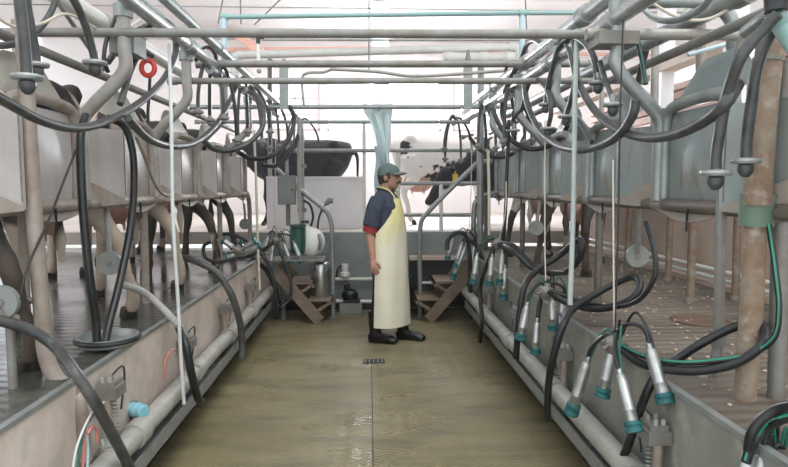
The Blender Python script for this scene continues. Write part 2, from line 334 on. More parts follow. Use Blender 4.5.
# ================================================================== THE SETTING
ZP = 0.72            # platform height above the pit floor
XL, XR = -1.16, 1.15 # the two platform edges
YE = 7.2             # far end of the pit
ZL = 0.93            # cow lane beyond the pit
struct(MB().bb(-1.35, 1.35, .3, YE, -.12, 0), 'floor', M['pit_floor'])
struct(MB().bb(-4.6, XL, .3, 7.6, ZP - .12, ZP), 'floor_left', M['platform_left'])
struct(MB().bb(XR, 3.0, .3, 7.6, ZP - .12, ZP), 'floor_right', M['platform_right'])
struct(MB().bb(-6.5, 6.5, YE + .18, 13, ZL - .15, ZL), 'floor_lane', M['lane_floor'])
for sgn, X, k in ((-1, XL, 'left'), (1, XR, 'right')):
    struct(MB().bb(X - sgn * .006, X + sgn * .12, .3, YE, .24, ZP - .004), 'wall_pit_' + k, M['concrete_wall_' + k])
    struct(MB().bb(X + sgn * .06, X + sgn * .16, .3, YE, 0, .24), 'wall_recess_' + k, M['dark'])  # shade of the gap under the ledge put into the near-black colour
    m = MB(); m.bb(X - sgn * .012, X + sgn * .016, .3, YE, ZP - .004, ZP + .014)
    struct(m, 'trim_edge_' + k, M['galv'])
    m = MB(); m.bb(X - sgn * .13, X, .3, YE - .9, .19, .2); m.bb(X - sgn * .13, X - sgn * .12, .3, YE - .9, .19, .27)
    struct(m, 'trim_ledge_' + k, M['galv'])
# end wall of the pit with its capping and right-hand tan shelf
struct(MB().bb(-1.4, 1.4, YE, YE + .18, 0, ZL + .005), 'wall_pit_end', M['concrete_end'])
struct(MB().bb(.48, 1.15, YE - .22, YE, .62, .66), 'trim_shelf', M['concrete_tan'])
struct(MB().bb(.48, 1.15, YE - .14, YE, .05, .62), 'wall_shelf_shade', M['dark'])  # solid dark block standing in for the shade under the shelf
m = MB()
m.bb(-1.13, .52, YE - .03, YE, 0, .12)
struct(m, 'baseboard_end', M['dark'])
# right outer wall, low, with open air above
struct(MB().bb(2.72, 2.9, .3, 7.6, ZP, 1.62), 'wall_right', M['concrete_tan'])
struct(MB().bb(2.6, 2.72, .3, 7.6, ZP, ZP + .03), 'baseboard_right', M['concrete_tan'])
# left outer wall: a low kerb, daylight above
struct(MB().bb(-4.75, -4.6, .3, 7.6, ZP - .1, ZP + .03), 'wall_left', M['white_wall'])
# ground outside both sides
struct(MB().bb(-40, -4.75, -5, 40, -.1, .6), 'ground_left', M['outside'])
struct(MB().bb(2.9, 40, -5, 40, -.1, .6), 'ground_right', M['outside'])
# white half wall behind the pit, cow behind it
struct(MB().bb(-1.35, -.06, 8.0, 8.12, ZL, 1.60), 'wall_half', M['white_wall'])
struct(MB().bb(-1.35, -.06, 7.98, 8.14, 1.585, 1.615), 'trim_half_wall', M['white_wall'])
struct(MB().bb(-.64, -.6, 7.96, 8.0, 1.16, 1.2), 'trim_bracket', M['grey_box'])
# far wall with window holes
YW = 12.5
def far_wall():
    xs = [-6.5, -2.1, -.75, 1.45, 1.95, 2.9, 6.5]
    m = MB()
    z0, z1, zt = 2.62, 3.62, 4.5
    m.bb(-6.5, 6.5, YW, YW + .15, ZL - .1, z0); m.bb(-6.5, 6.5, YW, YW + .15, z1, zt)
    m.bb(-6.5, -2.0, YW, YW + .15, z0, z1); m.bb(-1.0, -.85, YW, YW + .15, z0, z1); m.bb(1.5, 1.75, YW, YW + .15, z0, z1); m.bb(2.75, 6.5, YW, YW + .15, z0, z1)
    struct(m, 'wall_far', M['far_wall'])
    for n, (a, b) in enumerate(((-2.0, -1.0), (-.85, 1.5), (1.75, 2.75)), 1):
        f = MB()
        for x in (a + .02, b - .02): f.bb(x - .02, x + .02, YW + .02, YW + .1, z0, z1)
        for z in (z0 + .02, z1 - .02): f.bb(a, b, YW + .02, YW + .1, z - .02, z + .02)
        if n != 2:
            for z in (z0 + .33, z0 + .66): f.bb(a, b, YW + .04, YW + .08, z - .015, z + .015)
            f.bb((a + b) / 2 - .015, (a + b) / 2 + .015, YW + .04, YW + .08, z0, z1)
        struct(f, 'window_%d' % n, M['frame_pink'] if n != 2 else M['white_wall'])
far_wall()
# roof over the far end, its beam and brace
struct(MB().bb(-6.5, 6.5, 4.7, YW + .15, 4.42, 4.5), 'ceiling', M['ceil'])
m = MB()
for y in (8.4, 10.2): m.bb(-6.4, 6.4, y - .008, y + .008, 4.405, 4.42)
struct(m, 'trim_roof_seam', M['grey_box'])
m = MB(); m.bar((-3.2, 12.2, 4.16), (.1, 12.2, 4.22), .1, .06); m.bar((.1, 12.2, 4.22), (6.2, 12.2, 4.12), .1, .05)
struct(m, 'beam_far', M['salmon'])
struct(MB().bar(P(236, 34, 11.8), P(262, 52, 11.8), .1, .16), 'beam_brace', M['salmon'])
struct(MB().bb(.11, .33, 9.9, 10.05, ZL, 4.42), 'column', M['white_wall'])
struct(MB().bar(P(377, 2, 9.8), P(377, 72, 9.8), .05, .16, up=(1, 0, 0)), 'trim_column', M['blue_paint'])
# side structure seen high on both sides
m = MB(); m.bb(-6.4, -6.2, 3, 9.5, .7, 2.2)
for i in range(9): m.bb(-6.18, -6.12, 5.0, 8.6, 2.3 + i * .16, 2.40 + i * .16)
struct(m, 'wall_louvre_left', M['brown_slat'])
for y in (5.2, 7.2): struct(MB().bb(-4.7, -4.55, y, y + .15, .8, 4.4), 'column_left', M['blue_paint'])
struct(MB().bb(-4.7, -4.5, 4.55, 4.75, .8, 4.4), 'column_yellow', M['yellow'])
m = MB()
for i in range(4): m.bb(3.5, 3.6, 1, 9.5, 2.28 + i * .1, 2.35 + i * .1)
struct(m, 'wall_louvre_right', M['brown_slat'])
for y in (3.6, 4.5, 5.6): struct(MB().bb(2.74, 2.86, y, y + .13, 1.6, 4.4), 'column_right', M['white_wall'])
struct(MB().bar((3.1, 1, 2.1), (3.1, 9, 2.1), .1, .08), 'beam_right', M['white_wall'])
struct(MB().bar((2.8, 1, 2.62), (2.8, 9, 2.62), .16, .12), 'beam_right_upper', M['concrete_tan'])
# drain in the floor
m = MB(); m.bb(-.05, .13, 5.0 - .05, 5.0 + .07, .001, .006)
dr = thing('floor_drain', 'small dark square drain plate in the pit floor in front of the worker', 'drain', (.04, 4.98, 0))
m.build('plate', M['dark'], dr)
g = MB()
for i in range(5): g.bb(-.04 + i * .036, -.03 + i * .036, 4.96, 5.05, .006, .009)
g.build('grate', M['grey_box'], dr)
struct(MB().bb(.015, .022, .4, 4.9, .0005, .002), 'trim_floor_joint', M['dark'])

def haze():  # scatter volume added for a washed-out veil of light
    m = bpy.data.materials.new('veil_air'); m.use_nodes = True; nt = m.node_tree; nt.nodes.remove(nt.nodes['Principled BSDF'])
    v = nt.nodes.new('ShaderNodeVolumeScatter'); v.inputs['Density'].default_value = HAZE; v.inputs['Color'].default_value = (.97, .98, 1, 1); v.inputs['Anisotropy'].default_value = .3
    nt.links.new(v.outputs[0], nt.nodes['Material Output'].inputs['Volume'])
    o = MB().bb(-2.7, 2.7, 1.2, 12.3, .97, 4.1).build('veil_haze', m, None, False); tag(o, 'thin haze added for a bright veil filling the far half of the milking parlour', 'haze', None, 'stuff')
if HAZE: haze()
# ================================================================== PIPES OVERHEAD AND ACROSS
def bar_across(y, x0, x1, Y, r, m, label, name='cross_pipe', cat='pipe', group='pipes across the pit', flange=True, y2=None):
    a, b = P(x0, y, Y), P(x1, y if y2 is None else y2, Y)
    t = thing(name, label, cat, (a + b) / 2, group)
    MB().cyl(a, b, r, n=14).build('pipe_run', m, t)
    if flange:
        d = (b - a).normalized()
        for e, s in ((a, 1), (b, -1)): MB().cyl(e, e + d * s * .06, r * 1.25, n=14).build('end_collar', m, t)
    return t
bar_across(32, -30, 752, 3.0, .022, M['galv_dirty'], 'nearest thick galvanised pipe crossing the whole picture above the pit', y2=35)
bar_across(64, 196, 596, 4.55, .026, M['galv_dirty'], 'rough grey pitted cross pipe just under the white plastic pipes')
bar_across(81, 168, 644, 4.05, .021, M['galv_dirty'], 'grey cross pipe running between the two stainless lines, below the pitted pipe')
bar_across(107, 190, 512, 5.9, .021, M['galv'], 'cross pipe passing behind the hung plastic film')
bar_across(122, 195, 470, 6.9, .02, M['galv'], 'thin cross pipe above the black cow behind the half wall')
bar_across(150.5, 296, 470, 7.45, .022, M['galv'], 'lowest long cross pipe just above the white half wall')
bar_across(40, 262, 566, 5.6, .008, M['galv'], 'thin dark rod across the pit beneath the teal painted pipe', 'cross_rod', 'rod', None, False)
# the white plastic lines
t = thing('plastic_pipe', 'long white plastic pipe high across the pit, with an elbow dropping at its right end', 'pipe', P(400, 52, 6.3))
MB().cyl(P(238, 55, 6.3), P(512, 47, 6.3), .042).build('pipe_run', M['pvc'], t)
MB().tube([P(510, 47, 6.3), P(518, 48, 6.3), P(519, 56, 6.3), P(519, 78, 6.3)], .05).build('elbow', M['pvc'], t)
MB().tube([P(242, 55, 6.3), P(236, 56, 6.3), P(235, 64, 6.3), P(235, 90, 6.3)], .045).build('elbow', M['pvc'], t)
t = thing('plastic_pipe', 'short fat white plastic pipe with couplings behind the right hanging channel', 'pipe', P(480, 57, 6.1))
MB().cyl(P(443, 57.5, 6.1), P(514, 57.5, 6.1), .05).build('pipe_run', M['pvc'], t)
for x in (446, 480, 506): MB().cyl(P(x, 57.5, 6.1), P(x + 7, 57.5, 6.1), .058).build('coupling', M['white'], t)
one(MB().tube([P(304, 108, 5.9), P(303, 76, 5.9), P(308, 73, 5.9), P(325, 72, 5.9), P(337, 66, 5.9)], .012), 'conduit_pipe', M['galv'], 'bent grey conduit rising to the pitted pipe beside the left hanging channel', 'conduit')
one(MB().tube([P(330, 69, 5.3), P(380, 72, 5.3), P(410, 76, 5.3), P(520, 70, 5.3), P(560, 70, 5.3)], .014), 'plastic_tube', M['pvc_dirty'], 'thin pale tube sagging across between the pitted pipe and the pipe below it', 'tube')
# teal frame
t = thing('hanger_frame', 'thin teal painted pipe frame high across the pit with two pale blue legs', 'frame', P(374, 14, 4.8))
MB().cyl(P(226, 17, 4.8), P(523, 13, 4.8), .018).build('top_pipe', M['teal_paint'], t)
MB().cyl(P(523, 13, 4.8), P(588, 13, 4.8), .018).build('end_pipe', M['teal_paint'], t)
MB().cyl(P(224, 17, 4.8), P(224, 66, 4.8), .025).build('leg', M['blue_paint'], t)
MB().cyl(P(522, 12, 4.8), P(522, 68, 4.8), .022).build('leg', M['blue_paint'], t)
for x, y in ((224, 17), (522, 13)): MB().cyl(P(x - 3, y, 4.8), P(x + 4, y, 4.8), .028).build('tee_joint', M['teal_paint'], t)
# hanging channels
for x, lab, pin in ((284, 'pale grey steel channel hanging upright above the left stalls', 0), (468, 'pale grey steel channel with dark pointed top, hanging above the right stalls', 1)):
    t = thing('hanging_channel', lab, 'bracket', P(x, 107, 5.85), 'hanging steel channels')
    a, b = P(x, 61, 5.85), P(x, 109, 5.85)
    m = MB(); m.bar(a, b, .085, .012, up=(0, 1, 0))
    for s in (-1, 1): m.bar(a + V((s * .04, .03, 0)), b + V((s * .04, .03, 0)), .008, .06, up=(0, 1, 0))
    m.build('channel', M['galv'], t)
    if pin: MB().cyl(P(x, 62, 5.8), P(x, 50, 5.8), .03, .012).build('pointed_top', M['grey_box'], t)
    else: MB().cyl(P(x, 62, 5.8), P(x, 59, 5.8), .02).build('bolt', M['galv'], t)
t = thing('drop_valve', 'black elbow and white drop pipe hanging above the left stalls', 'pipe fitting', P(258, 40, 5.6))
MB().tube([P(264, 37, 5.6), P(259, 37, 5.6), P(258, 44, 5.6)], .02, seg=4).build('elbow', M['rubber'], t)
MB().cyl(P(258, 44, 5.6), P(259, 66, 5.6), .017).build('drop_pipe', M['white'], t)
MB().ell(P(259, 71, 5.6), .022).build('valve', M['pvc_dirty'], t)
# roof rods
for (x0, y0, x1, y1), lab in (((225, -12, 218, 24), 'thin dark roof rod leaning over the left pale blue leg'), ((240, -12, 241, 24), 'thin upright roof rod left of the salmon brace'), ((284, -4, 254, 25), 'thin slanting roof rod running down towards the salmon brace'), ((369, -8, 369, 70), 'thin upright roof wire beside the white centre column'), ((525, -8, 528, 60), 'thin dark upright wire beside the right pale blue leg')):
    one(MB().cyl(P(x0, y0, 6.2), P(x1, y1, 6.2), .007, n=6), 'roof_rod', M['grey_box'], lab, 'rod', 'roof rods')

# long lines along both sides
def long_line(name, X, z, r, y0, y1, m, label, cat='pipe', joints=(), jm=None, dz=0):
    t = thing(name, label, cat, (X, (y0 + y1) / 2, z))
    MB().cyl((X, y0, z), (X, y1, z + dz), r, n=18).build('pipe_run', m, t)
    for y in joints:
        zz = z + dz * (y - y0) / (y1 - y0)
        MB().cyl((X, y - .05, zz), (X, y + .05, zz), r * 1.22, n=18).build('coupling', jm or m, t)
    return t
long_line('milk_line', -1.13, 2.37, .038, .9, 7.6, M['steel'], 'bright stainless line running along above the left stall edge', joints=(2.6, 3.9, 5.2, 6.4), jm=M['galv'])
long_line('wash_line', -1.10, 2.50, .032, .9, 7.4, M['galv'], 'grey pipe running just above the left stainless line', joints=(3.0, 4.6, 6.0))
long_line('plastic_line', -1.52, 2.42, .05, 1.0, 5.2, M['pvc'], 'white plastic pipe running behind the left stainless line', joints=(2.6, 3.6), jm=M['pvc_dirty'])
long_line('vacuum_line', -1.48, 2.10, .022, 1.0, 7.2, M['galv_dirty'], 'dull pipe running behind the left hose loops')
long_line('air_line', -1.36, 2.60, .02, 1.0, 5.6, M['teal_paint'], 'thin green tinged pipe high above the left stalls')
long_line('milk_line', 1.20, 2.43, .045, .9, 7.6, M['steel'], 'upper and brighter of the two stainless lines above the right stall edge', joints=(2.5, 3.35, 4.6, 5.8), jm=M['galv'])
long_line('wash_line', 1.17, 2.28, .04, .9, 7.4, M['steel'], 'lower stainless line hung with hoses along the right stall edge', joints=(2.9, 3.9, 5.0, 6.2), jm=M['galv'])
long_line('vacuum_line', 1.62, 2.32, .045, 1.0, 7.0, M['galv'], 'broad grey pipe behind the two right stainless lines', joints=(2.6, 4.0))
long_line('air_line', 1.45, 2.12, .022, 1.0, 7.2, M['galv_dirty'], 'dull thin pipe behind the right hose loops')
long_line('drain_line', -1.08, .345, .05, .9, 6.6, M['pvc_dirty'], 'thick pale pipe along the foot of the left pit wall', joints=(2.0, 2.75, 3.7, 4.6, 5.5))
long_line('drain_line', 1.06, .335, .05, .9, 6.6, M['pvc_dirty'], 'thick grey pipe along the foot of the right pit wall', joints=(2.3, 3.3, 4.4, 5.4))
# right stall bar and bent pipe near the top right corner
one(MB().cyl(P(586, 34, 2.9), P(748, 35, 2.9), .027), 'stall_bar', M['galv_beige'], 'pinkish horizontal stall bar above the nearest right sheet', 'bar')
t = thing('bent_pipe', 'fat pale pipe bending downward behind the nearest right stall bar', 'pipe', P(720, 40, 3.1))
MB().tube([P(640, 2, 3.1), P(690, 1, 3.1), P(716, 5, 3.1), P(730, 18, 3.1), P(733, 40, 3.1), P(734, 70, 3.1), P(733, 102, 3.1)], .036).build('pipe_run', M['galv'], t)
one(MB().tube([P(640, -8, 2.7), P(660, 8, 2.7), P(684, 19, 2.7), P(708, 19, 2.7), P(730, 8, 2.7), P(752, -8, 2.7)], .007), 'sagging_wire', M['string'], 'thin white wire sagging in the top right corner', 'wire')
for (x0, y0, x1, y1, r, mm), lab in (((690, 30, 735, -14, .018, 'rubber_grey'), 'dark slanting tube crossing the fat bent pipe'), ((676, 26, 706, -10, .02, 'galv'), 'pale slanting pipe left of the fat bent pipe'), ((688, 55, 740, 40, .012, 'blue_paint'), 'pale blue thin bar beyond the nearest right stall')):
    one(MB().cyl(P(x0, y0, 3.4), P(x1, y1, 3.4), r), 'slanting_pipe', M[mm], lab, 'pipe')
one(MB().cyl(P(700, 25, 3.5), P(701, 75, 3.5), .03), 'stall_post', M['galv_pink'], 'short upright post behind the nearest right stall bar', 'post')

# ================================================================== STALL FRAMES
def s_post(side, px0, Y0, m):      # swan-necked hanger from the overhead line down to the rail
    x1, x2 = side * 1.18, side * 1.40
    return [(x1, Y0, 2.36), (x1, Y0, 2.16), (x1, Y0, 2.06), (side * 1.24, Y0, 1.98), (side * 1.34, Y0, 1.88), (x2, Y0, 1.80), (x2, Y0, 1.66), (x2, Y0, 1.42)]
STALLS_L = [3.02, 4.02, 5.02, 6.02, 7.0]
STALLS_R = [2.86, 3.80, 4.75, 5.72, 6.65]
ordn = ['nearest', 'second', 'third', 'fourth', 'fifth']
for side, ST, XX, mm, word in ((-1, STALLS_L, -1.42, M['galv_pink'], 'left'), (1, STALLS_R, 1.42, M['galv_dark'], 'right')):
    zr = 1.40
    t = thing('rump_rail', 'long lower pipe rail under the %s row of splash sheets, on its posts' % word, 'rail', (XX, 4, ZP))
    MB().cyl((XX, .9, zr), (XX, 7.05, zr), .030).build('lower_rail', mm, t)
    MB().tube([(XX, 7.0, zr), (XX, 7.12, zr - .02), (XX, 7.2, zr - .12), (XX, 7.2, ZP)], .026).build('rail_end', mm, t)
    for Y in ST:
        MB().cyl((XX, Y, zr), (XX, Y, 1.86), .022).build('upright', M['galv_dirty'], t)
        MB().cyl((XX, Y - .045, zr), (XX, Y + .045, zr), .036).build('clamp', M['galv_dirty'], t)
    for Y in (ST[1] - .04, ST[3] - .04): MB().cyl((XX - side * -.05, Y, ZP), (XX - side * -.05, Y, zr), .025).build('leg', mm, t)
    for i, Y in enumerate(ST[:4]):
        h = thing('swan_neck_hanger', '%s of the swan-necked grey hanger pipes above the %s sheets' % (ordn[i], word), 'hanger pipe', (side * 1.3, Y, 1.4), 'swan-necked hangers')
        MB().tube(s_post(side, 0, Y + .0, mm), .032, n=12).build('bent_pipe', M['galv'] if side > 0 else M['galv_beige'], h)
        MB().cyl((side * 1.18, Y, 2.30), (side * 1.18, Y, 2.36), .045).build('top_collar', M['galv'], h)

# splash sheets, one bay at a time: a boxed pan next to the upright, then a flat sheet under a bent tube
def splash(side, Y0, Y1, sheet_m, dark_m, label, flap=True):
    X = side * 1.42; zr, zt, zb = 1.43, 1.83, 1.79
    t = thing('splash_sheet', label, 'splash panel', (X, Y0, zr), 'sheet metal splash panels along the stalls')
    L = Y1 - Y0; xo = X - side * .085; ya, yb, yc = Y0 + .035, Y0 + L * .37, Y0 + L * .43
    xn = X + side * .065; xm = (xn + xo) / 2; ym = (ya + yb) / 2
    prof = [(xn, ya), (xm, ym), (xo, yb - .035), (xo + side * .004, yb), (X + side * .02, yc)]
    G = []
    for g in range(6):
        f = g / 5; G.append([(x, y, zr - .03 + f * (zb - zr + .03)) for x, y in prof])
    MB().sheet(G, .004).build('box_pan', sheet_m, t, smooth=False)
    MB().sheet([[(X + side * .07, ya, zb), (X + side * .07, yc, zb)], [(xn - side * .01, ya, zb), (xo, yb, zb)]], .004).build('box_top', sheet_m, t, smooth=False)
    # folded corner gusset across the foot of the pan
    e = side * .012
    MB().sheet([[(xn - e, ya, zr + .12), (xn - e * 2.5, ya, zr - .035)], [(xm - e, ym, zr + .05), (xm - e * 2.5, ym, zr - .045)], [(xo - e, yb - .04, zr - .02), (xo - e, yb - .04, zr - .035)]], .006).build('gusset', dark_m, t)
    MB().cyl((xo - side * .003, yb - .034, zr), (xo - side * .003, yb - .034, zb), .004, n=6).build('seam', M['galv_dirty'], t)
    # flat sheet, slightly dished, with a lip curling under the rail
    G = []
    for g in range(7):
        f = g / 6; G.append([(X + side * (.015 - .03 * math.sin(PI * k / 8) * math.sin(PI * min(f * 1.2, 1))), yc + (Y1 - .03 - yc) * k / 8, zr - .03 + f * (zt - zr + .03)) for k in range(9)])
    MB().sheet(G, .004).build('sheet', M['sheet_warm_shaded'] if side < 0 and Y0 > 2.5 else sheet_m, t)
    MB().sheet([[(X + side * .012, yc + (Y1 - yc) * k / 10, zr - .045) for k in range(11)], [(X - side * .03, yc + (Y1 - yc) * k / 10, zr - .05 - .05 * math.sin(PI * k / 10)) for k in range(11)]], .005).build('drip_lip', M['sheet_dark'], t)
    # bent top tube
    MB().tube([(X, yc - .005, zr - .02), (X, yc, zt - .06), (X, yc + .02, zt + .005), (X, yc + .09, zt + .03), (X, Y1 - .13, zt + .03), (X, Y1 - .05, zt + .01), (X, Y1 - .025, zt - .05), (X, Y1 - .025, zr)], .027, n=12, seg=4).build('top_tube', dark_m if side < 0 else M['galv'], t)
    if flap:
        G = []
        for i in range(6):
            g = i / 5
            G.append([(X + side * (.03 + .07 * g ** 1.5), yc + .03 + f / 12 * (Y1 - yc - .06), zt + .03 + .20 * g * max(0, 1 - abs(2 * f / 12 - 1) ** 5 * .75)) for f in range(13)])
        MB().sheet(G, .004).build('back_flap', M['flap_warm'] if side < 0 else M['sheet_cool'], t)
    MB().cyl((X - side * .03, Y0 + L * .7, zr - .14), (X - side * .03, Y0 + L * .7, zr - .04), .006, n=6).build('bolt', M['rubber'], t)
    return t
for side, ST, word, ms in ((-1, STALLS_L, 'left', M['sheet_warm']), (1, STALLS_R, 'right', M['sheet_cool'])):
    E = [ST[0] - .98] + ST
    for i in range(5):
        splash(side, E[i], E[i + 1], ms, M['sheet_dark'] if side > 0 else M['galv_pink'], ('%s splash sheet from the camera in the %s row, %s' % (ordn[i] if i else 'first', word, 'pale and pinkish' if side < 0 else 'blue grey')), flap=True)
splash(-1, 1.05, 2.04, M['sheet_warm'], M['galv_pink'], 'pale sheet at the left picture edge beside the big rusty post')
splash(1, .9, 1.88, M['sheet_cool'], M['sheet_dark'], 'sheet at the right picture edge behind the thick rusty post')

# big near posts
t = thing('bent_post', 'pale rusty post at the left that curves at its foot over the pit edge', 'post', (-1.3, 2.45, .5))
pts = [P(22, -20, 2.45), P(27, 100, 2.45), P(33, 200, 2.45), P(41, 300, 2.45), P(46, 355, 2.44), P(56, 378, 2.42), P(70, 388, 2.40), P(82, 391, 2.38)]
MB().tube(pts, .031, n=14).build('post_tube', M['galv_pink'], t)
MB().tube([P(70, 389, 2.40), P(77, 396, 2.38), P(80, 404, 2.37), P(86, 460, 2.36)], .026, n=12, seg=5).build('stub_pipe', M['galv_pink'], t)
t = thing('rail_post', 'thick orange-rust post at the right edge with a green stained clamp', 'post', PZ(748, 400, ZP))
b_ = PZ(748, 399, ZP); u_ = P(757, 205, b_.y); 
MB().tube([P(745, 399, b_.y), P(752, 300, b_.y), P(757, 205, b_.y)], .038, n=16, curve=False).build('lower_tube', M['rusty'], t)
MB().tube([P(757, 205, b_.y - .02), P(764, 100, b_.y - .02), P(772, 28, b_.y - .02)], .045, n=16, curve=False).build('upper_tube', M['rusty'], t)
MB().cyl(P(756, 226, b_.y), P(758, 194, b_.y), .058, n=16).build('clamp', M['verdigris'], t)
MB().cyl(P(750, 210, b_.y), P(800, 212, b_.y), .045, n=16).build('side_socket', M['galv_dirty'], t)
MB().cyl(P(768, 62, b_.y - .02), P(768.5, 58, b_.y - .02), .05, n=16).build('ring', M['galv_dirty'], t)
t = thing('bent_post', 'dark thin post on the right that curves forward at its foot onto the pit edge', 'post', (1.3, 2.3, ZP))
MB().tube([P(742, 40, 2.33), P(733, 110, 2.33), P(722, 200, 2.33), P(719, 300, 2.33), P(716, 355, 2.33), P(708, 374, 2.32), P(694, 385, 2.32), P(678, 388, 2.32), P(666, 386, 2.32)], .02, n=12).build('post_tube', M['galv_dirty'], t)
MB().cyl(P(718, 330, 2.33), P(719, 345, 2.33), .03).build('collar', M['galv_dirty'], t)
one(MB().cyl(PZ(776, 398, ZP), P(786, 60, PZ(776, 398, ZP).y), .03), 'edge_post', M['galv_dirty'], 'brownish post right at the right picture edge', 'post')
one(MB().cyl(P(18, 200, 2.75), P(-2, 95, 2.75), .024), 'leaning_pipe', M['galv_pink'], 'rusty leaning pipe left of the big bent post', 'pipe')
one(MB().tube([P(16, 20, 2.9), P(19, 100, 2.9), P(22, 200, 2.9), P(27, 344, 2.9)], .022), 'stall_post', M['galv_pink'], 'pale upright just left of the big bent post', 'post')
one(MB().bb(1.07, 1.26, 2.80, 2.94, 2.15, 2.21), 'cross_channel', M['galv_dirty'], 'short dirty channel piece under the stall bar at the first right swan neck', 'channel')
c_ = PZ(700, 321, ZP); t = thing('floor_cover', 'brown round floor cover set in the right platform', 'cover', c_)
MB().cyl(c_, c_ + V((0, 0, .006)), .15, n=28).build('plate', M['rusty_dark'], t); MB().tube([c_ + V((.15 * math.cos(k * PI / 14), .15 * math.sin(k * PI / 14), .004)) for k in range(28)], .006, n=6, curve=False, closed=True).build('rim', M['rusty_dark'], t)
m = MB(); rg = random.Random(3)
for i in range(420):
    x, y = 1.25 + 1.3 * rg.random(), 1.7 + 4.2 * rg.random() ** 1.3; s = rg.uniform(.005, .013); m.ell((x, y, ZP + s * .5), (s, s * .8, s * .6), 6, 4)
tag(m.build('feed_crumbs', M['crumb']), 'pale feed crumbs and grit scattered over the right platform', 'feed', None, 'stuff')
# feed side posts on the right platform
for (x, y, yt, r, mm), lab in (((690, 302, 212, .026, 'rusty'), 'rusty floor post standing in the middle of the empty right stalls'), ((735, 300, 205, .024, 'rusty'), 'rusty floor post beside the thick right edge post'), ((668, 281, 200, .026, 'rusty'), 'rusty floor post near the white wall pipes, behind the middle one'), ((627, 264, 205, .03, 'rusty'), 'brown floor post between the dark hose and the cow legs')):
    a = PZ(x, y, ZP); t = thing('floor_post', lab, 'post', a, 'rusty posts on the right platform')
    MB().cyl(a, P(x + 3, yt, a.y), r).build('tube', M[mm], t); MB().cyl(a, a + V((0, 0, .03)), r * 1.3).build('foot', M['galv_pink'], t)
for z, lab in ((.86, 'upper white pipe along the foot of the right wall'), (.80, 'lower white pipe along the foot of the right wall')):
    one(MB().cyl((2.6, .6, z), (2.6, 7.4, z), .018), 'wall_pipe', M['white'], lab, 'pipe')

# ================================================================== HOSES AND MILKING GEAR
def D(side, pts, X):      # traced points carried to their own distance from the pit's middle
    out = []
    for p in pts:
        x = p[2] if len(p) > 2 else X
        out.append(PX(p[0], p[1], side * x))
    return out
def hose(name, label, pts, r, m, cat='hose', group=None):
    return one(MB().tube(pts, r, n=10, seg=7), name, m, label, cat, group)

def cup(p, parent, k=1.0, d=(0, 0, -1)):       # washing cup at the end of a hose
    d = V(d).normalized()
    c = MB().lathe([(.008, -.05), (.013, -.045), (.013, -.012), (.02, -.008), (.048, -.004), (.05, .004), (.046, .012), (.02, .014), (.016, .018)], p, d, 18)
    c.v = [p + (q - p) * k for q in c.v]; o = c.build('wash_cup', M['galv'], parent)
    c = MB().lathe([(.02, .014), (.026, .02), (.027, .036), (.018, .052), (.009, .06)], p, d, 16)
    c.v = [p + (q - p) * k for q in c.v]; c.build('cup_plug', M['rubber_grey'], o)
def wash_hose(label, pts, r, m, k=1.0, cups=(1,)):
    t = thing('wash_hose', label, 'hose', pts[-1], 'hanging wash hoses with cups')
    MB().tube(pts, r, n=10, seg=7).build('tube', m, t)
    cup(pts[-1], t, k)
    return t
G = M['rubber_grey']; B = M['rubber']; H = M['cream_hose']; GV = M['galv_dirty']
# ---- left, nearest
wash_hose('thick grey wash hose with cup hanging straight down left of the big bent post', D(-1, [(17, -20), (22, 20), (25, 50), (27, 76)], 1.12), .018, G)
wash_hose('wash hose whose cup hangs just behind the thick one beside the big bent post', D(-1, [(24, -12), (32, 30), (36, 52), (37, 64)], 1.2), .014, G, .85)
wash_hose('grey wash hose curving down to a cup under the nearest cross pipe on the left', D(-1, [(60, -20), (76, 4), (87, 30), (92, 48), (95, 62)], 1.15), .016, G)
hose('looped_hose', 'largest grey looped hose at the left, slung over the nearest cross pipe', D(-1, [(140, 30, 1.2), (150, 25, 1.18), (164, 21), (173, 30), (176, 48), (168, 72), (150, 94), (118, 116), (78, 128), (40, 120), (8, 103), (-12, 92)], 1.16), .018, G)
hose('looped_hose', 'second looped hose on the left, hanging below the second cross pipe', D(-1, [(128, 118), (146, 137), (170, 146), (194, 143), (214, 127), (228, 105), (236, 88), (242, 79), (250, 77), (256, 84)], 1.13), .020, G)
hose('looped_hose', 'third looped hose on the left, its bight beside the fourth splash sheet', [P(203, 140, 4.30), P(214, 149, 4.40), P(232, 150, 4.50), P(250, 142, 4.60), P(262, 128, 4.70), P(263, 108, 4.80), P(257, 96, 4.90), P(249, 92, 5.00)], .020, G)
hose('looped_hose', 'fourth looped hose on the left, a low slack bight near the handrail', [P(238, 152, 5.20), P(250, 158, 5.31), P(266, 158, 5.43), P(280, 150, 5.54), P(290, 136, 5.66), P(294, 118, 5.77), P(288, 106, 5.89), P(280, 106, 6.00)], .021, B)
hose('looped_hose', 'fifth looped hose at the far left end, thin and black above the grey box', [P(262, 165, 6.20), P(275, 166, 6.32), P(286, 158, 6.44), P(296, 142, 6.56), P(300, 124, 6.68), P(294, 114, 6.80)], .022, B)
hose('drop_hose', 'left of the two black hoses standing in the round tray', D(-1, [(86, 116, 1.3), (81, 134, 1.28), (81, 170, 1.27), (84, 220, 1.26), (90, 280, 1.25), (96, 322, 1.25), (97, 345, 1.25)], 1.25), .019, B)
hose('drop_hose', 'right of the two black hoses, bowed outwards above the round tray', D(-1, [(108, 118, 1.3), (124, 126, 1.26), (132, 148, 1.24), (134, 185, 1.24), (130, 230, 1.24), (119, 285, 1.24), (108, 328, 1.24), (104, 348, 1.24)], 1.24), .019, B)
hose('curved_hose', 'dark arching hose behind the red ring below the nearest cross pipe', D(-1, [(108, 62), (116, 52), (128, 48), (142, 50), (152, 56)], 1.3), .016, G)
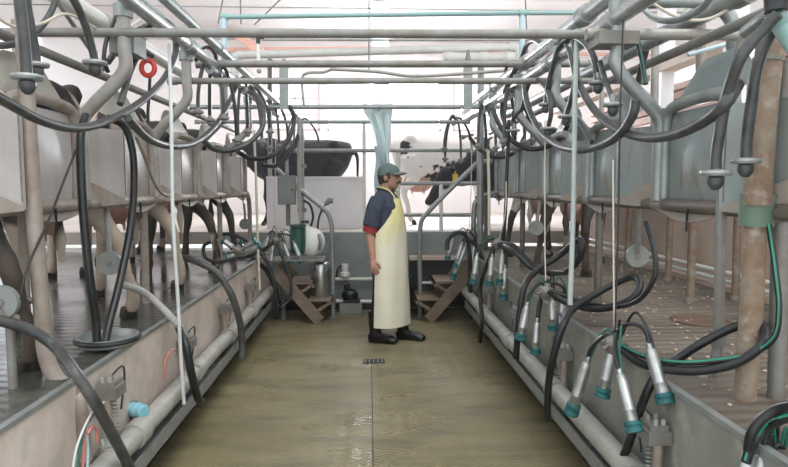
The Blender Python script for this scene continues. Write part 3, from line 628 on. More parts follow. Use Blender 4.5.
hose('curved_hose', 'short dark tube slanting from the red ring down to the second sheet', D(-1, [(137, 52), (130, 66), (122, 78), (114, 86)], 1.25), .014, G)
hose('curved_hose', 'dark tube slanting beside the first swan neck on the left', D(-1, [(140, 50), (130, 72), (124, 92), (120, 104)], 1.2), .016, G)
hose('curved_hose', 'thin dark tube ending in a plug under the red ring', D(-1, [(150, 76), (149, 98), (148, 110), (148, 122)], 1.2), .009, B)
hose('curved_hose', 'thin brown spotted tube hooking up at its end below the second sheet', D(-1, [(136, 136), (146, 160), (155, 184), (163, 194), (172, 194), (179, 182)], 1.24), .010, M['galv_pink'])
hose('black_cable', 'thin black cable leaning from the second splash sheet towards the platform on the left', D(-1, [(84, 130), (68, 170), (48, 222), (26, 272), (20, 300)], 1.3), .005, B, 'cable')
hose('curved_hose', 'thick grey hose falling from the left picture edge to the pit wall fixture', D(-1, [(-12, 318, 1.38), (6, 322, 1.34), (32, 331, 1.28), (52, 344, 1.22), (74, 371, 1.08), (92, 398, 1.02), (110, 430, 1.0), (132, 472, .98)], 1.2), .021, G)
hose('curved_hose', 'whitish milk hose arching off the left platform past the white upright tube', D(-1, [(118, 284, 1.36), (132, 287, 1.3), (150, 297, 1.24), (166, 312, 1.15), (179, 326, 1.06)], 1.2), .020, M['pvc_dirty'])
hose('curved_hose', 'black hose dropping down the left pit wall behind the white upright tube', D(-1, [(178, 324, 1.08), (186, 346, 1.0), (191, 372, .98), (198, 398, .97), (201, 402, .97)], 1.0), .023, B)
hose('curved_hose', 'long dark hose arching over the left platform edge in front of the cow hooves', D(-1, [(182, 257, 1.4), (198, 262, 1.25), (216, 272, 1.12), (230, 292, 1.02), (239, 318, .97), (242, 340, .96), (242, 358, .96)], 1.2), .026, G)
hose('curved_hose', 'farther dark hose dropping over the left platform edge beside the steps', D(-1, [(252, 258, 1.2), (266, 270, 1.08), (275, 288, 1.0), (278, 305, .98), (276, 318, .98)], 1.2), .025, B)
hose('upright_tube', 'thin white upright tube from the overhead pipes down to the left pit wall', D(-1, [(169, 45, 1.16), (171, 110, 1.08), (173, 220, 1.03), (178, 300, 1.01), (181, 360, 1.0), (184, 404, .99)], 1.05), .010, H, 'tube')
hose('upright_tube', 'pale thin tube hanging at the far left stall beside the last sheet', [P(254, 130, 6.00), P(256, 180, 6.00), P(258, 250, 6.00), P(260, 290, 6.00)], .012, M['string'], 'tube')
hose('upright_tube', 'whitish tube from the far left line down past the grey box', [P(299, 118, 6.60), P(299, 150, 6.60), P(299, 190, 6.60), P(301, 222, 6.60)], .02, M['pvc_dirty'], 'tube')
# coloured small tubes at the near left fixture
for i, (m_, lab) in enumerate((('cream_hose', 'thin whitish signal tube in the bundle at the near left pit wall'), ('green', 'thin green signal tube in the bundle at the near left pit wall'), ('red_wire', 'thin red signal tube in the bundle at the near left pit wall'), ('blue_paint', 'thin pale blue signal tube in the bundle at the near left pit wall'))):
    hose('signal_tube', lab, D(-1, [(104 - i * 2, 402 + i * 2, 1.06), (94 - i, 410 + i * 4, 1.04), (84 + i, 428, 1.03), (76 + i * 4, 450, 1.03), (72 + i * 5, 475, 1.03)], 1.03), .0045, M[m_], 'tube', 'signal tubes')
hose('signal_tube', 'short red tube arching into the clear jar at the near left pit wall', D(-1, [(88, 434), (91, 428), (96, 429), (97, 442)], 1.01), .005, M['red_wire'], 'tube', 'signal tubes')
hose('signal_tube', 'thin red tube looping on the left pit wall by the white upright tube', D(-1, [(165, 380), (165, 362), (170, 352), (178, 350), (184, 356)], 1.08), .005, M['red_wire'], 'tube', 'signal tubes')
# red ring
t = thing('hanging_ring', 'small red plastic ring hanging under the nearest cross pipe on the left', 'ring', PX(148, 68, -1.18))
c = PX(148, 68, -1.18); MB().tube([c + V((.035 * math.cos(a), 0, .04 * math.sin(a))) for a in [k * PI / 8 for k in range(16)]], .014, n=8, curve=False, closed=True).build('ring', M['red'], t)
MB().tube([PX(142, 34, -1.18), PX(144, 48, -1.18), PX(147, 62, -1.18)], .005, n=6).build('tie', M['galv'], t)

# ---- right side
wash_hose('front one of the pair of big wash cups at the upper right', D(1, [(778, 14, 1.22), (763, 30, 1.2), (742, 56), (728, 92), (720, 130), (716, 158), (716, 172)], 1.15), .018, G)
wash_hose('rear one of the pair of big wash cups at the upper right', D(1, [(780, 20, 1.3), (770, 36, 1.28), (759, 62), (752, 100), (747, 140), (746, 160)], 1.25), .018, G, .95)
t = thing('hose_manifold', 'dark fitting at the top right corner from which the big wash hoses hang', 'pipe fitting', PX(777, 8, 1.24))
MB().cyl(PX(775, -20, 1.24), PX(776, 12, 1.24), .032).build('body', M['rubber'], t)
MB().tube([PX(774, 12, 1.24), PX(782, 26, 1.28), PX(800, 52, 1.3)], .03).build('outlet', M['teal_paint'], t)
MB().tube([PX(774, 12, 1.24), PX(764, 18, 1.24), PX(745, 32, 1.3)], .02).build('outlet', M['galv'], t)
hose('looped_hose', 'largest looped hose on the right, sweeping below the nearest stall bar', D(1, [(566, 38, 1.16), (571, 52), (577, 78), (590, 104), (612, 126), (642, 137), (676, 134), (706, 120), (726, 103), (738, 84, 1.2)], 1.14), .020, G)
hose('looped_hose', 'second looped hose on the right, hanging under the three wash cups', D(1, [(524, 80), (527, 102), (537, 126), (554, 143), (576, 150), (602, 145), (622, 132), (634, 112), (636, 100)], 1.12), .020, G)
hose('looped_hose', 'third looped hose on the right beside the third splash sheet', [P(492, 108, 5.00), P(500, 126, 4.88), P(514, 142, 4.77), P(530, 149, 4.65), P(548, 146, 4.53), P(562, 136, 4.42), P(568, 124, 4.30)], .020, B)
hose('looped_hose', 'fourth looped hose on the right, low and slack near the far handrail', [P(470, 138, 6.00), P(480, 150, 5.84), P(494, 157, 5.68), P(508, 156, 5.52), P(518, 148, 5.36), P(524, 138, 5.20)], .020, B)
hose('looped_hose', 'grey hose ring curling around the stainless lines on the upper right', D(1, [(544, 46, 1.2), (534, 40, 1.2), (526, 46, 1.2), (522, 58, 1.2), (514, 72, 1.15), (505, 92), (502, 112), (506, 128)], 1.12), .020, G)
WR = [([(574, 36), (586, 44), (594, 58), (597, 74), (598, 82)], .017, 'wash cup nearest the first swan neck on the right'),
      ([(571, 36), (560, 46), (552, 70), (547, 92), (546, 104)], .016, 'dark wash cup beneath the right ends of the stainless lines'),
      ([(573, 40), (577, 66), (572, 96), (566, 116)], .015, 'wash cup hanging lowest in front of the second right sheet'),
      ([(600, 62), (606, 82), (612, 98), (613, 104)], .013, 'small wash cup close to the second swan neck on the right'),
      ([(531, 78), (526, 92), (523, 106), (513, 120), (514, 130)], .016, 'wash cup left of the hose ring on the right'),
      ([(537, 80), (548, 92), (551, 112), (548, 128)], .015, 'wash cup right of the hose ring on the right')]
for pts, r, lab in WR: wash_hose(lab, D(1, pts, 1.13), r, G, .95)
def wash_set(side, pts0, cups, lab, X):
    p0 = PX(pts0[0], pts0[1], side * X)
    t = thing('wash_manifold', lab, 'wash hoses', p0, 'wash manifolds at the far stalls')
    MB().cyl(p0 + V((0, -.12, 0)), p0 + V((0, .12, 0)), .035).build('manifold', M['galv'], t)
    for j, (cx, cy, dx) in enumerate(cups):
        e = P(cx, cy, p0.y + .09 * (j - 1.5)); h_ = p0.z - e.z; q0 = p0 + V((0, .08 * (j - 1.5), 0))
        f = lambda u, z: V((q0.x + (e.x - q0.x) * u, q0.y + (e.y - q0.y) * u, z))
        h = MB().tube([q0, f(.3, p0.z + .06), f(.68, p0.z - .12 * h_), f(.93, p0.z - .55 * h_), e], .014, n=8).build('hose', B if j % 2 else G, t)
        c = MB().lathe([(.012, -.04), (.016, -.02), (.04, -.005), (.04, .008), (.02, .014), (.022, .03), (.008, .045)], e, (0, 0, -1), 12); c.build('wash_cup', M['galv_dirty'], h)
wash_set(1, (455, 122), [(444, 149, 446), (445, 159, 448), (461, 160, 460), (472, 152, 470)], 'farthest spray of thin wash hoses on the right, above the black headed cow', 1.02)
wash_set(1, (480, 112), [(478, 146, 474), (486, 152, 482), (496, 148, 494), (503, 152, 500)], 'second farthest spray of wash hoses on the right', 1.1)
wash_set(1, (505, 98), [(504, 142, 496), (515, 148, 508), (525, 142, 522), (532, 140, 530)], 'wash hoses and cups at the third right stall', 1.12)
wash_set(-1, (298, 122), [(287, 146, 290), (294, 150, 296), (304, 152, 306), (319, 146, 314)], 'farthest spray of thin wash hoses on the left, beside the black cow', .98)
wash_set(-1, (272, 108), [(262, 140, 264), (270, 148, 270), (279, 146, 280), (288, 140, 290)], 'second farthest spray of wash hoses on the left', 1.08)
wash_set(-1, (246, 92), [(238, 140, 236), (248, 132, 246), (262, 142, 260), (270, 132, 268)], 'wash hoses and cups at the third left stall', 1.1)
wash_set(-1, (214, 72), [(198, 112, 204), (210, 120, 210), (224, 118, 222), (237, 140, 234)], 'wash hoses and cups at the second left stall below the bright line', 1.12)
hose('upright_tube', 'pale blue green upright tube in front of the second right sheet', D(1, [(577, 30, 1.14), (575, 100, 1.1), (574, 180, 1.08), (572, 250, 1.07), (570, 305, 1.06)], 1.1), .014, M['pale_tube'], 'tube')
hose('upright_tube', 'yellowish upright tube beside the far right handrail post', [P(488, 150, 5.60), P(489, 190, 5.60), P(489, 235, 5.60)], .014, M['string'], 'tube')
hose('upright_tube', 'dark twin upright tube in front of the third right sheet', D(1, [(509, 120), (507, 170), (505, 220), (503, 245)], 1.1), .014, B, 'tube')
hose('black_cable', 'thin dark cable hanging in front of the largest right sheet bay', D(1, [(623, 20, 1.16), (620, 120, 1.12), (618, 230, 1.08), (615, 330, 1.06)], 1.1), .004, B, 'cable')
hose('upright_tube', 'dark green tube leaning behind the first swan neck on the right', D(1, [(636, 34), (641, 56), (646, 84)], 1.3), .011, M['green_plastic'], 'tube')
hose('curved_hose', 'short dark tube slanting beside the first swan neck on the right', D(1, [(646, 50), (642, 66), (638, 84)], 1.35), .016, G)

# ---- milking clusters
def teat_cup(a, b, parent, r=.021):
    a, b = V(a), V(b); d = b - a; L = d.length; q = d.normalized()
    s = MB().lathe([(.008, -.03), (.011, -.02), (.011, .0), (.017, .006), (r, .03), (r, L * .60), (r * 1.06, L * .61), (r * 1.06, L * .63), (r, L * .64), (r * 1.02, L * .86)], a, q, 16).build('teat_cup', M['cup_steel'], parent)
    MB().lathe([(r * 1.02, L * .80), (r * 1.32, L * .81), (r * 1.36, L * .87), (r * 1.22, L * .89), (r * 1.22, L * .91), (r * 1.40, L * .93), (r * 1.40, L * .99), (r * 1.2, L), (r * .7, L * .985)], a, q, 16).build('liner', M['teal'], s)
def cluster(label, claw, cups, hoses, cord=None, r=.0245, k=1.0):
    t = thing('milking_cluster', label, 'milking cluster', claw, 'milking clusters hung over the pit')
    c = MB().lathe([(.012, -.05), (.03, -.045), (.042, -.02), (.046, 0), (.046, .012), (.036, .025), (.02, .032), (.014, .05)], claw, (0.2, -.25, 1), 16)
    for s in range(4):
        a = s * PI / 2 + .5; c.cyl(claw + V((.03 * math.cos(a), .03 * math.sin(a), .0)), claw + V((.075 * math.cos(a), .075 * math.sin(a), -.012)), .009, n=8)
    c.build('claw', M['galv_dirty'], t)
    for j, (a, b) in enumerate(cups):
        teat_cup(a, b, t, r)
        d = (a - b).normalized(); up = a + d * .05
        top = (claw + up) / 2 + V((0, 0, .05 + .01 * j))
        MB().tube([claw, top * .6 + claw * .4 + V((0, 0, .02)), up + d * .02, a - d * .005], .009, n=8).build('short_milk_tube', B, t)
        o = V((.02, .015, .0)); MB().tube([claw + o, top + V((.02, 0, .035)), up + o + d * .01, a + (b - a) * .2 + V((.012, 0, 0))], .0055, n=6).build('air_tube', B if j % 2 else M['green'], t)
    for pts, hr, hm in hoses:
        o = MB().tube(pts, hr, n=10, seg=7).build('long_milk_hose', B, t)
        if hm is not B: MB().tube([p + V((-hr * .45, -hr * .45, hr * .62)) for p in pts], hr * .42, n=6, seg=7).build('green_stripe', M['green_line'], o)
    if cord: MB().tube([claw] + cord, .004, n=6).build('hang_cord', M['string'], t)
    return t
R_ = lambda x, y, X: PX(x, y, X)
cluster('nearest whole milking cluster, its four teal ended cups hanging in the right foreground', P(615, 344, 2.52),
    [(P(587, 362, 2.6), P(571, 414, 2.66)), (P(612, 350, 2.52), P(602, 397, 2.52)), (P(620, 374, 2.24), P(635, 433, 2.14)), (P(650, 348, 2.24), P(666, 404, 2.16))],
    [([R_(622, 350, 1.06), R_(640, 363, 1.09), R_(670, 370, 1.14), R_(706, 370, 1.22), R_(740, 361, 1.30), R_(763, 343, 1.36), R_(764, 327, 1.40), R_(752, 321, 1.42), R_(732, 328, 1.38), R_(702, 343, 1.28), R_(676, 360, 1.2), R_(656, 376, 1.11), R_(643, 402, 1.07), R_(630, 440, 1.05), R_(618, 470, 1.04)], .017, B),
     ([R_(622, 346, 1.06), R_(645, 357, 1.10), R_(680, 363, 1.16), R_(715, 361, 1.24), R_(752, 354, 1.33), R_(774, 338, 1.37), R_(779, 310, 1.38), R_(776, 275, 1.38), R_(769, 225, 1.38)], .010, M['green'])],
    [R_(614, 300, 1.07), R_(613, 160, 1.12)])
cluster('second milking cluster on the right, silver cups above the wall beside the pale blue tube', P(546, 291, 3.52),
    [(P(563, 300, 3.52), P(560, 338, 3.52)), (P(537, 322, 3.52), P(535, 354, 3.52)), (P(527, 306, 3.52), P(520, 340, 3.52)), (P(552, 300, 3.52), P(553, 330, 3.52))],
    [([R_(550, 292, 1.06), R_(562, 300, 1.1), R_(585, 308, 1.2), R_(612, 307, 1.3), R_(634, 297, 1.38), R_(640, 284, 1.42), R_(633, 277, 1.42), R_(616, 283, 1.36), R_(594, 295, 1.25), R_(574, 308, 1.12), R_(563, 325, 1.02), R_(555, 350, .98), R_(549, 380, .97), R_(547, 420, .97)], .020, B),
     ([R_(552, 291, 1.06), R_(580, 301, 1.2), R_(612, 307, 1.3), R_(640, 299, 1.36), R_(655, 275, 1.4), R_(654, 250, 1.41), R_(646, 222, 1.41)], .013, B)],
    [R_(545, 250, 1.07), R_(545, 120, 1.12)])
cluster('third milking cluster on the right, dark tangle with teal ends before the far stalls', P(498, 243, 4.85),
    [(P(477, 256, 4.85), P(473, 284, 4.85)), (P(492, 257, 4.85), P(489, 286, 4.85)), (P(502, 253, 4.85), P(500, 285, 4.85)), (P(505, 268, 4.85), P(503, 300, 4.85))],
    [([R_(500, 244, 1.06), R_(515, 252, 1.1), R_(532, 268, 1.2), R_(552, 273, 1.3), R_(572, 268, 1.38), R_(582, 250, 1.4), R_(580, 240, 1.4), R_(560, 255, 1.32), R_(535, 272, 1.14), R_(524, 288, 1.02), R_(519, 320, .98), R_(516, 358, .97)], .022, B),
     ([R_(502, 243, 1.06), R_(514, 246, 1.12), R_(530, 262, 1.2), R_(548, 271, 1.28), R_(566, 273, 1.33)], .018, B),
     ([R_(495, 244, 1.05), R_(488, 262, 1.0), R_(480, 290, .98), R_(482, 320, .97), R_(480, 342, .97)], .018, B)],
    [R_(505, 215, 1.07), R_(506, 150, 1.12)])
cluster('farthest milking cluster on the right, drooping beside the right handrail', P(468, 237, 6.20),
    [(P(453, 240, 6.20), P(447, 260, 6.20)), (P(462, 244, 6.20), P(455, 268, 6.20)), (P(466, 246, 6.20), P(452, 280, 6.20)), (P(474, 246, 6.20), P(470, 272, 6.20))],
    [([P(468, 238, 6.20), P(478, 248, 6.19), P(484, 270, 6.17), P(478, 300, 6.16), P(472, 318, 6.15), P(466, 236, 6.14), P(455, 233, 6.12), P(448, 240, 6.11), P(447, 250, 6.10)], .022, B), ([R_(466, 236, 1.02), R_(455, 233, 1.0), R_(448, 240, .95), R_(447, 250, .93)], .014, B)],
    [P(470, 215, 6.20), P(472, 140, 6.20)])
cluster('cluster cut by the lower right picture corner, with green striped hoses', P(772, 470, 1.66),
    [(P(750, 452, 1.66), P(738, 500, 1.66)), (P(762, 456, 1.66), P(752, 505, 1.66)), (P(785, 470, 1.66), P(790, 520, 1.66))],
    [([R_(800, 404, 1.12), R_(780, 408, 1.11), R_(762, 419, 1.08), R_(752, 433, 1.06), R_(748, 450, 1.06)], .014, B), ([R_(800, 416, 1.14), R_(782, 419, 1.12), R_(764, 430, 1.1), R_(752, 444, 1.07), R_(746, 462, 1.06)], .014, M['green'])])
Lf = lambda x, y, X: PX(x, y, -X)
cluster('milking cluster hanging on the left beside the white jug', P(276, 240, 6.40),
    [(P(273, 246, 6.40), P(270, 270, 6.40)), (P(284, 244, 6.40), P(291, 263, 6.40)), (P(294, 243, 6.40), P(302, 263, 6.40)), (P(268, 238, 6.40), P(262, 256, 6.40))],
    [([P(274, 242, 6.40), P(262, 250, 6.38), P(244, 257, 6.36), P(226, 255, 6.34), P(215, 246, 6.32), P(216, 237, 6.30), P(228, 234, 6.28), P(246, 240, 6.26), P(262, 254, 6.24), P(272, 275, 6.22), P(277, 300, 6.20)], .020, B),
     ([P(276, 241, 6.40), P(284, 262, 6.35), P(291, 285, 6.30), P(289, 300, 6.25), P(281, 308, 6.20)], .016, B)],
    [P(275, 205, 6.40), P(276, 130, 6.40)])
cluster('milking cluster resting over the left platform rim before the last cow legs', P(238, 250, 5.30),
    [(P(243, 248, 5.30), P(256, 240, 5.30)), (P(244, 252, 5.30), P(261, 245, 5.30)), (P(234, 248, 5.30), P(222, 240, 5.30)), (P(236, 254, 5.30), P(226, 258, 5.30))],
    [([P(236, 252, 5.30), P(222, 262, 5.33), P(206, 258, 5.35), P(204, 246, 5.38), P(216, 240, 5.40)], .016, B)])

# support arms with a round plate
def support_arm(label, a, b, c):
    t = thing('support_arm', label, 'support arm', c, 'cluster support arms with round plates')
    MB().tube([a, b, c], .014, n=8, curve=False).build('rod', M['galv_dirty'], t)
    MB().cyl(c + V((0, -.012, 0)), c + V((0, .012, 0)), .062, n=20).build('round_plate', M['grey_box'], t)
    MB().cyl(c + V((0, -.02, 0)), c + V((0, .02, 0)), .015, n=8).build('hub', M['galv_dirty'], t)
support_arm('round plate support arm hanging under the second left sheet', Lf(106, 206, 1.42), Lf(108, 235, 1.38), Lf(110, 263, 1.34))
support_arm('support arm plate behind the dark hose loops under the third right sheet', R_(540, 200, 1.42), R_(538, 215, 1.40), R_(536, 228, 1.38))
support_arm('support arm plate hanging in the empty second right stall', R_(640, 205, 1.42), R_(639, 232, 1.44), R_(637, 256, 1.46))
support_arm('small dark plate under the far left sheets by the cow legs', Lf(244, 204, 1.42), Lf(245, 215, 1.4), Lf(245, 224, 1.4))
support_arm('pale plate at the left picture edge on its level rod', Lf(34, 300, 1.40), Lf(16, 302, 1.38), Lf(2, 302, 1.36))

# ---- small clutter high on both sides
t = thing('junction_box', 'grey green junction box under the nearest cross pipe on the left', 'box', PX(128, 44, -1.2))
a = PX(128, 46, -1.2); MB().box(a, (.12, .16, .10)).build('housing', M['grey_box'], t); MB().box(a + V((0, 0, .055)), (.13, .17, .012)).build('lid', M['galv_dirty'], t)
MB().cyl(a + V((0, 0, .06)), a + V((0, 0, .22)), .016).build('conduit', M['galv'], t)
hose('thin_wire', 'thin pale wire drooping across the top left corner', D(-1, [(-10, 12), (12, 26), (40, 24), (66, 14), (92, 26), (112, 36), (140, 20)], 1.3), .006, M['string'], 'wire')
hose('curved_hose', 'dark slack hose crossing the top left corner behind the thick wash hose', D(-1, [(-10, 46), (14, 44), (34, 34), (50, 14), (60, -10)], 1.4), .014, G)
hose('thin_pipe', 'thin grey pipe slanting behind the curved wash hose at the top left', D(-1, [(52, -6), (74, 26), (104, 70)], 1.5), .012, M['galv'], 'pipe')
hose('curved_hose', 'short dark tube between the red ring and the first left wash cup', D(-1, [(118, 12), (112, 26), (106, 42), (104, 60), (108, 72)], 1.25), .010, B)
hose('curved_hose', 'dark arc of hose over the bright left line near the second wash hoses', D(-1, [(196, 60), (202, 50), (210, 48), (216, 58), (214, 76)], 1.15), .014, G)
hose('curved_hose', 'grey loop of tube hanging at the top right behind the thin white wire', D(1, [(640, -10), (645, 10), (660, 20), (688, 17), (706, 4), (716, -12)], 1.35), .014, M['galv'])
hose('curved_hose', 'dark short arc of hose above the right stainless lines', D(1, [(505, 78), (507, 66), (516, 62), (526, 66)], 1.2), .015, G)
hose('curved_hose', 'dark tube running slantwise under the second right looped hose', D(1, [(556, 92), (566, 108), (580, 122), (592, 142)], 1.3), .014, G)
for x, y0, y1, r, Xp, lab in ((655, 38, 112, .028, 2.0, 'pale upright post behind the first right swan neck'), (602, 60, 130, .022, 2.0, 'pale upright post behind the second right splash sheet')):
    one(MB().tube([PX(x, y0, Xp), PX(x - 1, y1 + 40, Xp)], r, curve=False), 'stall_post', M['galv_beige'], lab, 'post')

# ================================================================== COWS
def limb(mb, ctrl, n=12, seg=5):
    pts = [c[0] for c in ctrl]; rs = [c[1] for c in ctrl]; K = len(rs) - 1
    def rf(t):
        u = t * K; i = min(int(u), K - 1); return rs[i] + (rs[i + 1] - rs[i]) * (u - i)
    mb.tube(pts, rf, n=n, seg=seg)
    return mb
def loft(mb, secs, n=18):      # secs: centre, direction, half width, half height
    R = []
    for c, d, wy, hz in secs:
        d = V(d).normalized(); s = V((0, 1, 0)) if abs(d.y) < .9 else V((1, 0, 0)); s = (s - d * s.dot(d)).normalized(); u = d.cross(s) * -1
        R.append([V(c) + s * math.cos(2 * PI * k / n) * wy + u * math.sin(2 * PI * k / n) * hz for k in range(n)])
    mb.rings(R); return mb
def cow(name, label, loc, rz, m, head='up', legs=(0, 0, 0, 0), group=None, scale=1.0, tag_=False, udder=True, vox=.024, splay=(.0, .0), hs=1.0):
    t = thing(name, label, 'cow', (0, 0, 0), group)
    b = MB()
    loft(b, [((-.82, 0, 1.17), (1, 0, 0), .09, .09), ((-.78, 0, 1.11), (1, 0, .1), .19, .19), ((-.66, 0, 1.06), (1, 0, 0), .25, .28), ((-.46, 0, 1.03), (1, 0, 0), .28, .33), ((-.15, 0, .98), (1, 0, 0), .32, .37), ((.2, 0, .97), (1, 0, 0), .31, .37), ((.48, 0, 1.0), (1, 0, 0), .25, .35), ((.68, 0, 1.05), (1, 0, 0), .19, .29), ((.8, 0, 1.1), (1, 0, 0), .13, .21)])
    for s in (-1, 1):
        b.ell((-.55, s * .2, 1.27), (.09, .07, .07)); b.ell((-.8, s * .1, 1.16), (.07, .05, .06))          # hip bones, pin bones
        b.ell((.5, s * .15, .98), (.2, .1, .27))
    b.ell((-.1, 0, 1.31), (.7, .05, .05)); b.ell((.5, 0, 1.32), (.18, .07, .07))
    if head == 'up': ch = [((.68, 0, 1.14), (.8, 0, .5), .14, .25), ((.9, 0, 1.28), (.8, 0, .5), .10, .19), ((1.1, 0, 1.40), (.9, 0, .3), .09, .14)]; hp, hd = V((1.16, 0, 1.45)), V((.9, 0, -.35))
    elif head == 'low': ch = [((.68, 0, 1.02), (1, 0, -.1), .14, .27), ((.90, 0, .94), (1, 0, -.2), .11, .23), ((1.04, 0, .90), (1, 0, -.2), .10, .18)]; hp, hd = V((1.09, 0, .97)), V((.58, 0, -.81))
    elif head == 'level': ch = [((.68, 0, 1.12), (1, 0, .1), .14, .25), ((.92, 0, 1.14), (1, 0, 0), .10, .19), ((1.14, 0, 1.14), (1, 0, -.1), .09, .14)]; hp, hd = V((1.18, 0, 1.17)), V((.8, 0, -.55))
    else: ch = [((.68, 0, 1.1), (1, 0, -.2), .14, .25), ((.92, 0, 1.0), (.9, 0, -.45), .10, .19), ((1.1, 0, .88), (.8, 0, -.6), .09, .14)]; hp, hd = V((1.13, 0, .86)), V((.65, 0, -.76))
    hd.normalize(); hu = V((-hd.z, 0, hd.x)); 
    if hu.z < 0: hu = -hu
    loft(b, ch + [(hp + hd * .03, hd, .10 * hs, .13)])
    loft(b, [(hp + (hd * a_ + hu * u_) * hs, hd, w_ * hs, h_ * hs) for a_, u_, w_, h_ in ((-.04, .02, .06, .06), (.02, 0, .10, .125), (.14, 0, .105, .12), (.28, -.01, .075, .09), (.42, -.02, .065, .072), (.50, -.02, .07, .07), (.54, -.025, .05, .05))])
    for s in (-1, 1):
        e0 = hp + hd * .0 + V((0, s * .09, .05)); limb(b, [(e0, .03), (e0 + V((-.03, s * .07, .01)), .045), (e0 + V((-.06, s * .14, -.015)), .035), (e0 + V((-.08, s * .18, -.03)), .014)], 8, 3)
    hoofs = []
    for i, s in enumerate((-1, 1)):
        d = legs[i]; w = s * splay[i]
        limb(b, [((-.55, s * .15, 1.0), .18), ((-.50, s * .18 + w * .1, .82), .15), ((-.54 + d * .4, s * .18 + w * .3, .68), .09), ((-.69 + d * .6, s * .165 + w * .5, .54), .056), ((-.72 + d * .8, s * .16 + w * .65, .46), .052), ((-.68 + d, s * .16 + w * .85, .28), .037), ((-.665 + d, s * .16 + w, .15), .043), ((-.62 + d, s * .16 + w, .05), .05)]); hoofs.append(V((-.60 + d, s * .16 + w, 0)))
        d = legs[2 + i]
        limb(b, [((.50, s * .16, .95), .13), ((.47, s * .18, .74), .10), ((.50 + d * .5, s * .16, .60), .068), ((.52 + d * .7, s * .15, .42), .06), ((.51 + d * .9, s * .15, .38), .05), ((.51 + d, s * .15, .2), .04), ((.52 + d, s * .15, .12), .047), ((.55 + d, s * .15, .05), .052)]); hoofs.append(V((.565 + d, s * .15, 0)))
    b.build('body', m, t, voxel=vox, sm=5)
    for h in hoofs:
        q = MB()
        for s in (-1, 1): q.lathe([(.036, 0), (.037, .01), (.03, .07), (.02, .075)], h + V((.02, s * .026, 0)), (-.25, 0, 1), 10)
        q.build('hoof', M['hoof'], t, voxel=.012, sm=2)
    if udder:
        q = MB(); q.ell((-.40, 0, .64), (.23, .17, .16), 16, 10)
        for x in (-.5, -.32):
            for s in (-1, 1): q.cyl((x, s * .08, .55), (x, s * .085, .44), .019, .014, 8)
        q.build('udder', M['udder'], t, voxel=.018, sm=3)
    q = MB(); limb(q, [((-.84, 0, 1.19), .035), ((-.9, 0, 1.1), .028), ((-.91, .01, .85), .018), ((-.90, .01, .62), .015), ((-.9, .01, .5), .035), ((-.9, .0, .38), .01)], 8); q.build('tail', m, t)
    for s in (-1, 1): MB().ell(hp + (hd * .15 + V((0, s * .098, 0)) + hu * .045) * hs, (.018, .012, .016), 8, 6).build('eye', M['eye'], t)
    if tag_:
        for s in (-1, 1):
            e0 = hp + V((-.07, s * .20, .0)); MB().box(e0 + V((0, 0, -.14)), (.09, .01, .20)).build('ear_tag', M['tag'], t); MB().cyl(e0 + V((0, 0, .02)), e0 + V((0, 0, -.05)), .012).build('tag_loop', M['tag'], t)
    t.location = loc; t.rotation_euler = (0, 0, rz); t.scale = (scale,) * 3
    return t
LT = (.70, .64, .56); DKc = (.02, .018, .018); TAN = (.52, .43, .34); WH = (.82, .79, .76)
cm1 = cow_mat('patched_hide', LT, DKc, .54, (3, 1, 2), 1.4, .35); cm2 = cow_mat('dark_hide', (.5, .42, .35), DKc, .40, (7, 3, 1), 1.2, .5); cm3 = cow_mat('tan_dirty_hide', TAN, (.025, .02, .018), .85, (1, 5, 9), 1.3, .30, .36)
cm4 = cow_mat('white_hide', WH, DKc, .60, (2, 2.3, 0), 2.6, .12); cm5 = cow_mat('black_hide', (.1, .1, .1), (.006, .006, .010), .1, (0, 0, 0), 1.2, .04); cm6 = cow_mat('black_white_leg_hide', WH, (.015, .015, .018), .36, (5, 1, 4), .9, .15)
cowgrp = 'cows standing in the milking stalls'
for (x, y, a, m_, lg, sp, lab) in (
    (-1.74, 2.33, 132, cm2, (-.1, .1, 0, .05), .26, 'dark legged cow nearest the left picture edge, seen below the rail'),
    (-1.74, 3.30, 132, cm3, (-.1, .06, .05, 0), .30, 'cow with pale tan hind leg on the platform edge beside the white upright tube'),
    (-1.74, 4.27, 132, cm3, (-.08, .06, 0, .05), .28, 'tan legged cow in the third left stall behind the arching hose'),
    (-1.74, 5.24, 132, cm1, (-.12, .1, 0, .1), .28, 'black and pale patched cow in the fourth left stall'),
    (-1.74, 6.21, 132, cm2, (-.08, .06, .05, 0), .22, 'cow in the last left stall next to the handrail')):
    a = math.radians(a)
    cow('dairy_cow', lab, (x + .62 * math.cos(a), y + .62 * math.sin(a), ZP), a, m_, 'up', lg, cowgrp, splay=(sp, .0)).scale = (1, .86, 1)
for (x, y, a, m_, lg, lab) in (
    (1.68, 4.95, 62, cm2, (0, .08, .0, .05), 'dark legged cow nearest among the right stalls, behind the pale blue tube'),
    (1.74, 6.25, 60, cm1, (.05, -.05, 0, .05), 'cow in the far right stall behind the dark upright tube')):
    a = math.radians(a); cow('dairy_cow', lab, (x + .62 * math.cos(a), y + .62 * math.sin(a), ZP), a, m_, 'level', lg, cowgrp, splay=(0, .2)).scale = (.86, .80, .95)
# cows in the lane beyond the pit
cow('dairy_cow', 'black cow standing behind the white half wall', (-.98, 8.75, ZL), math.radians(181), cm5, 'level', (0, .05, 0, 0), None, .90)
cow('dairy_cow', 'large white cow with black spots standing across the lane behind the worker', (1.12, 8.85, ZL), math.radians(3), cm4, 'level', (.1, -.06, 0, .05), None, .97)
cow('dairy_cow', 'black headed cow with yellow ear tag lowering its head in front of the white cow', (1.91, 7.95, ZL), math.radians(180), cm6, 'low', (.0, .05, -.04, .06), None, .77, True, False, hs=1.28)

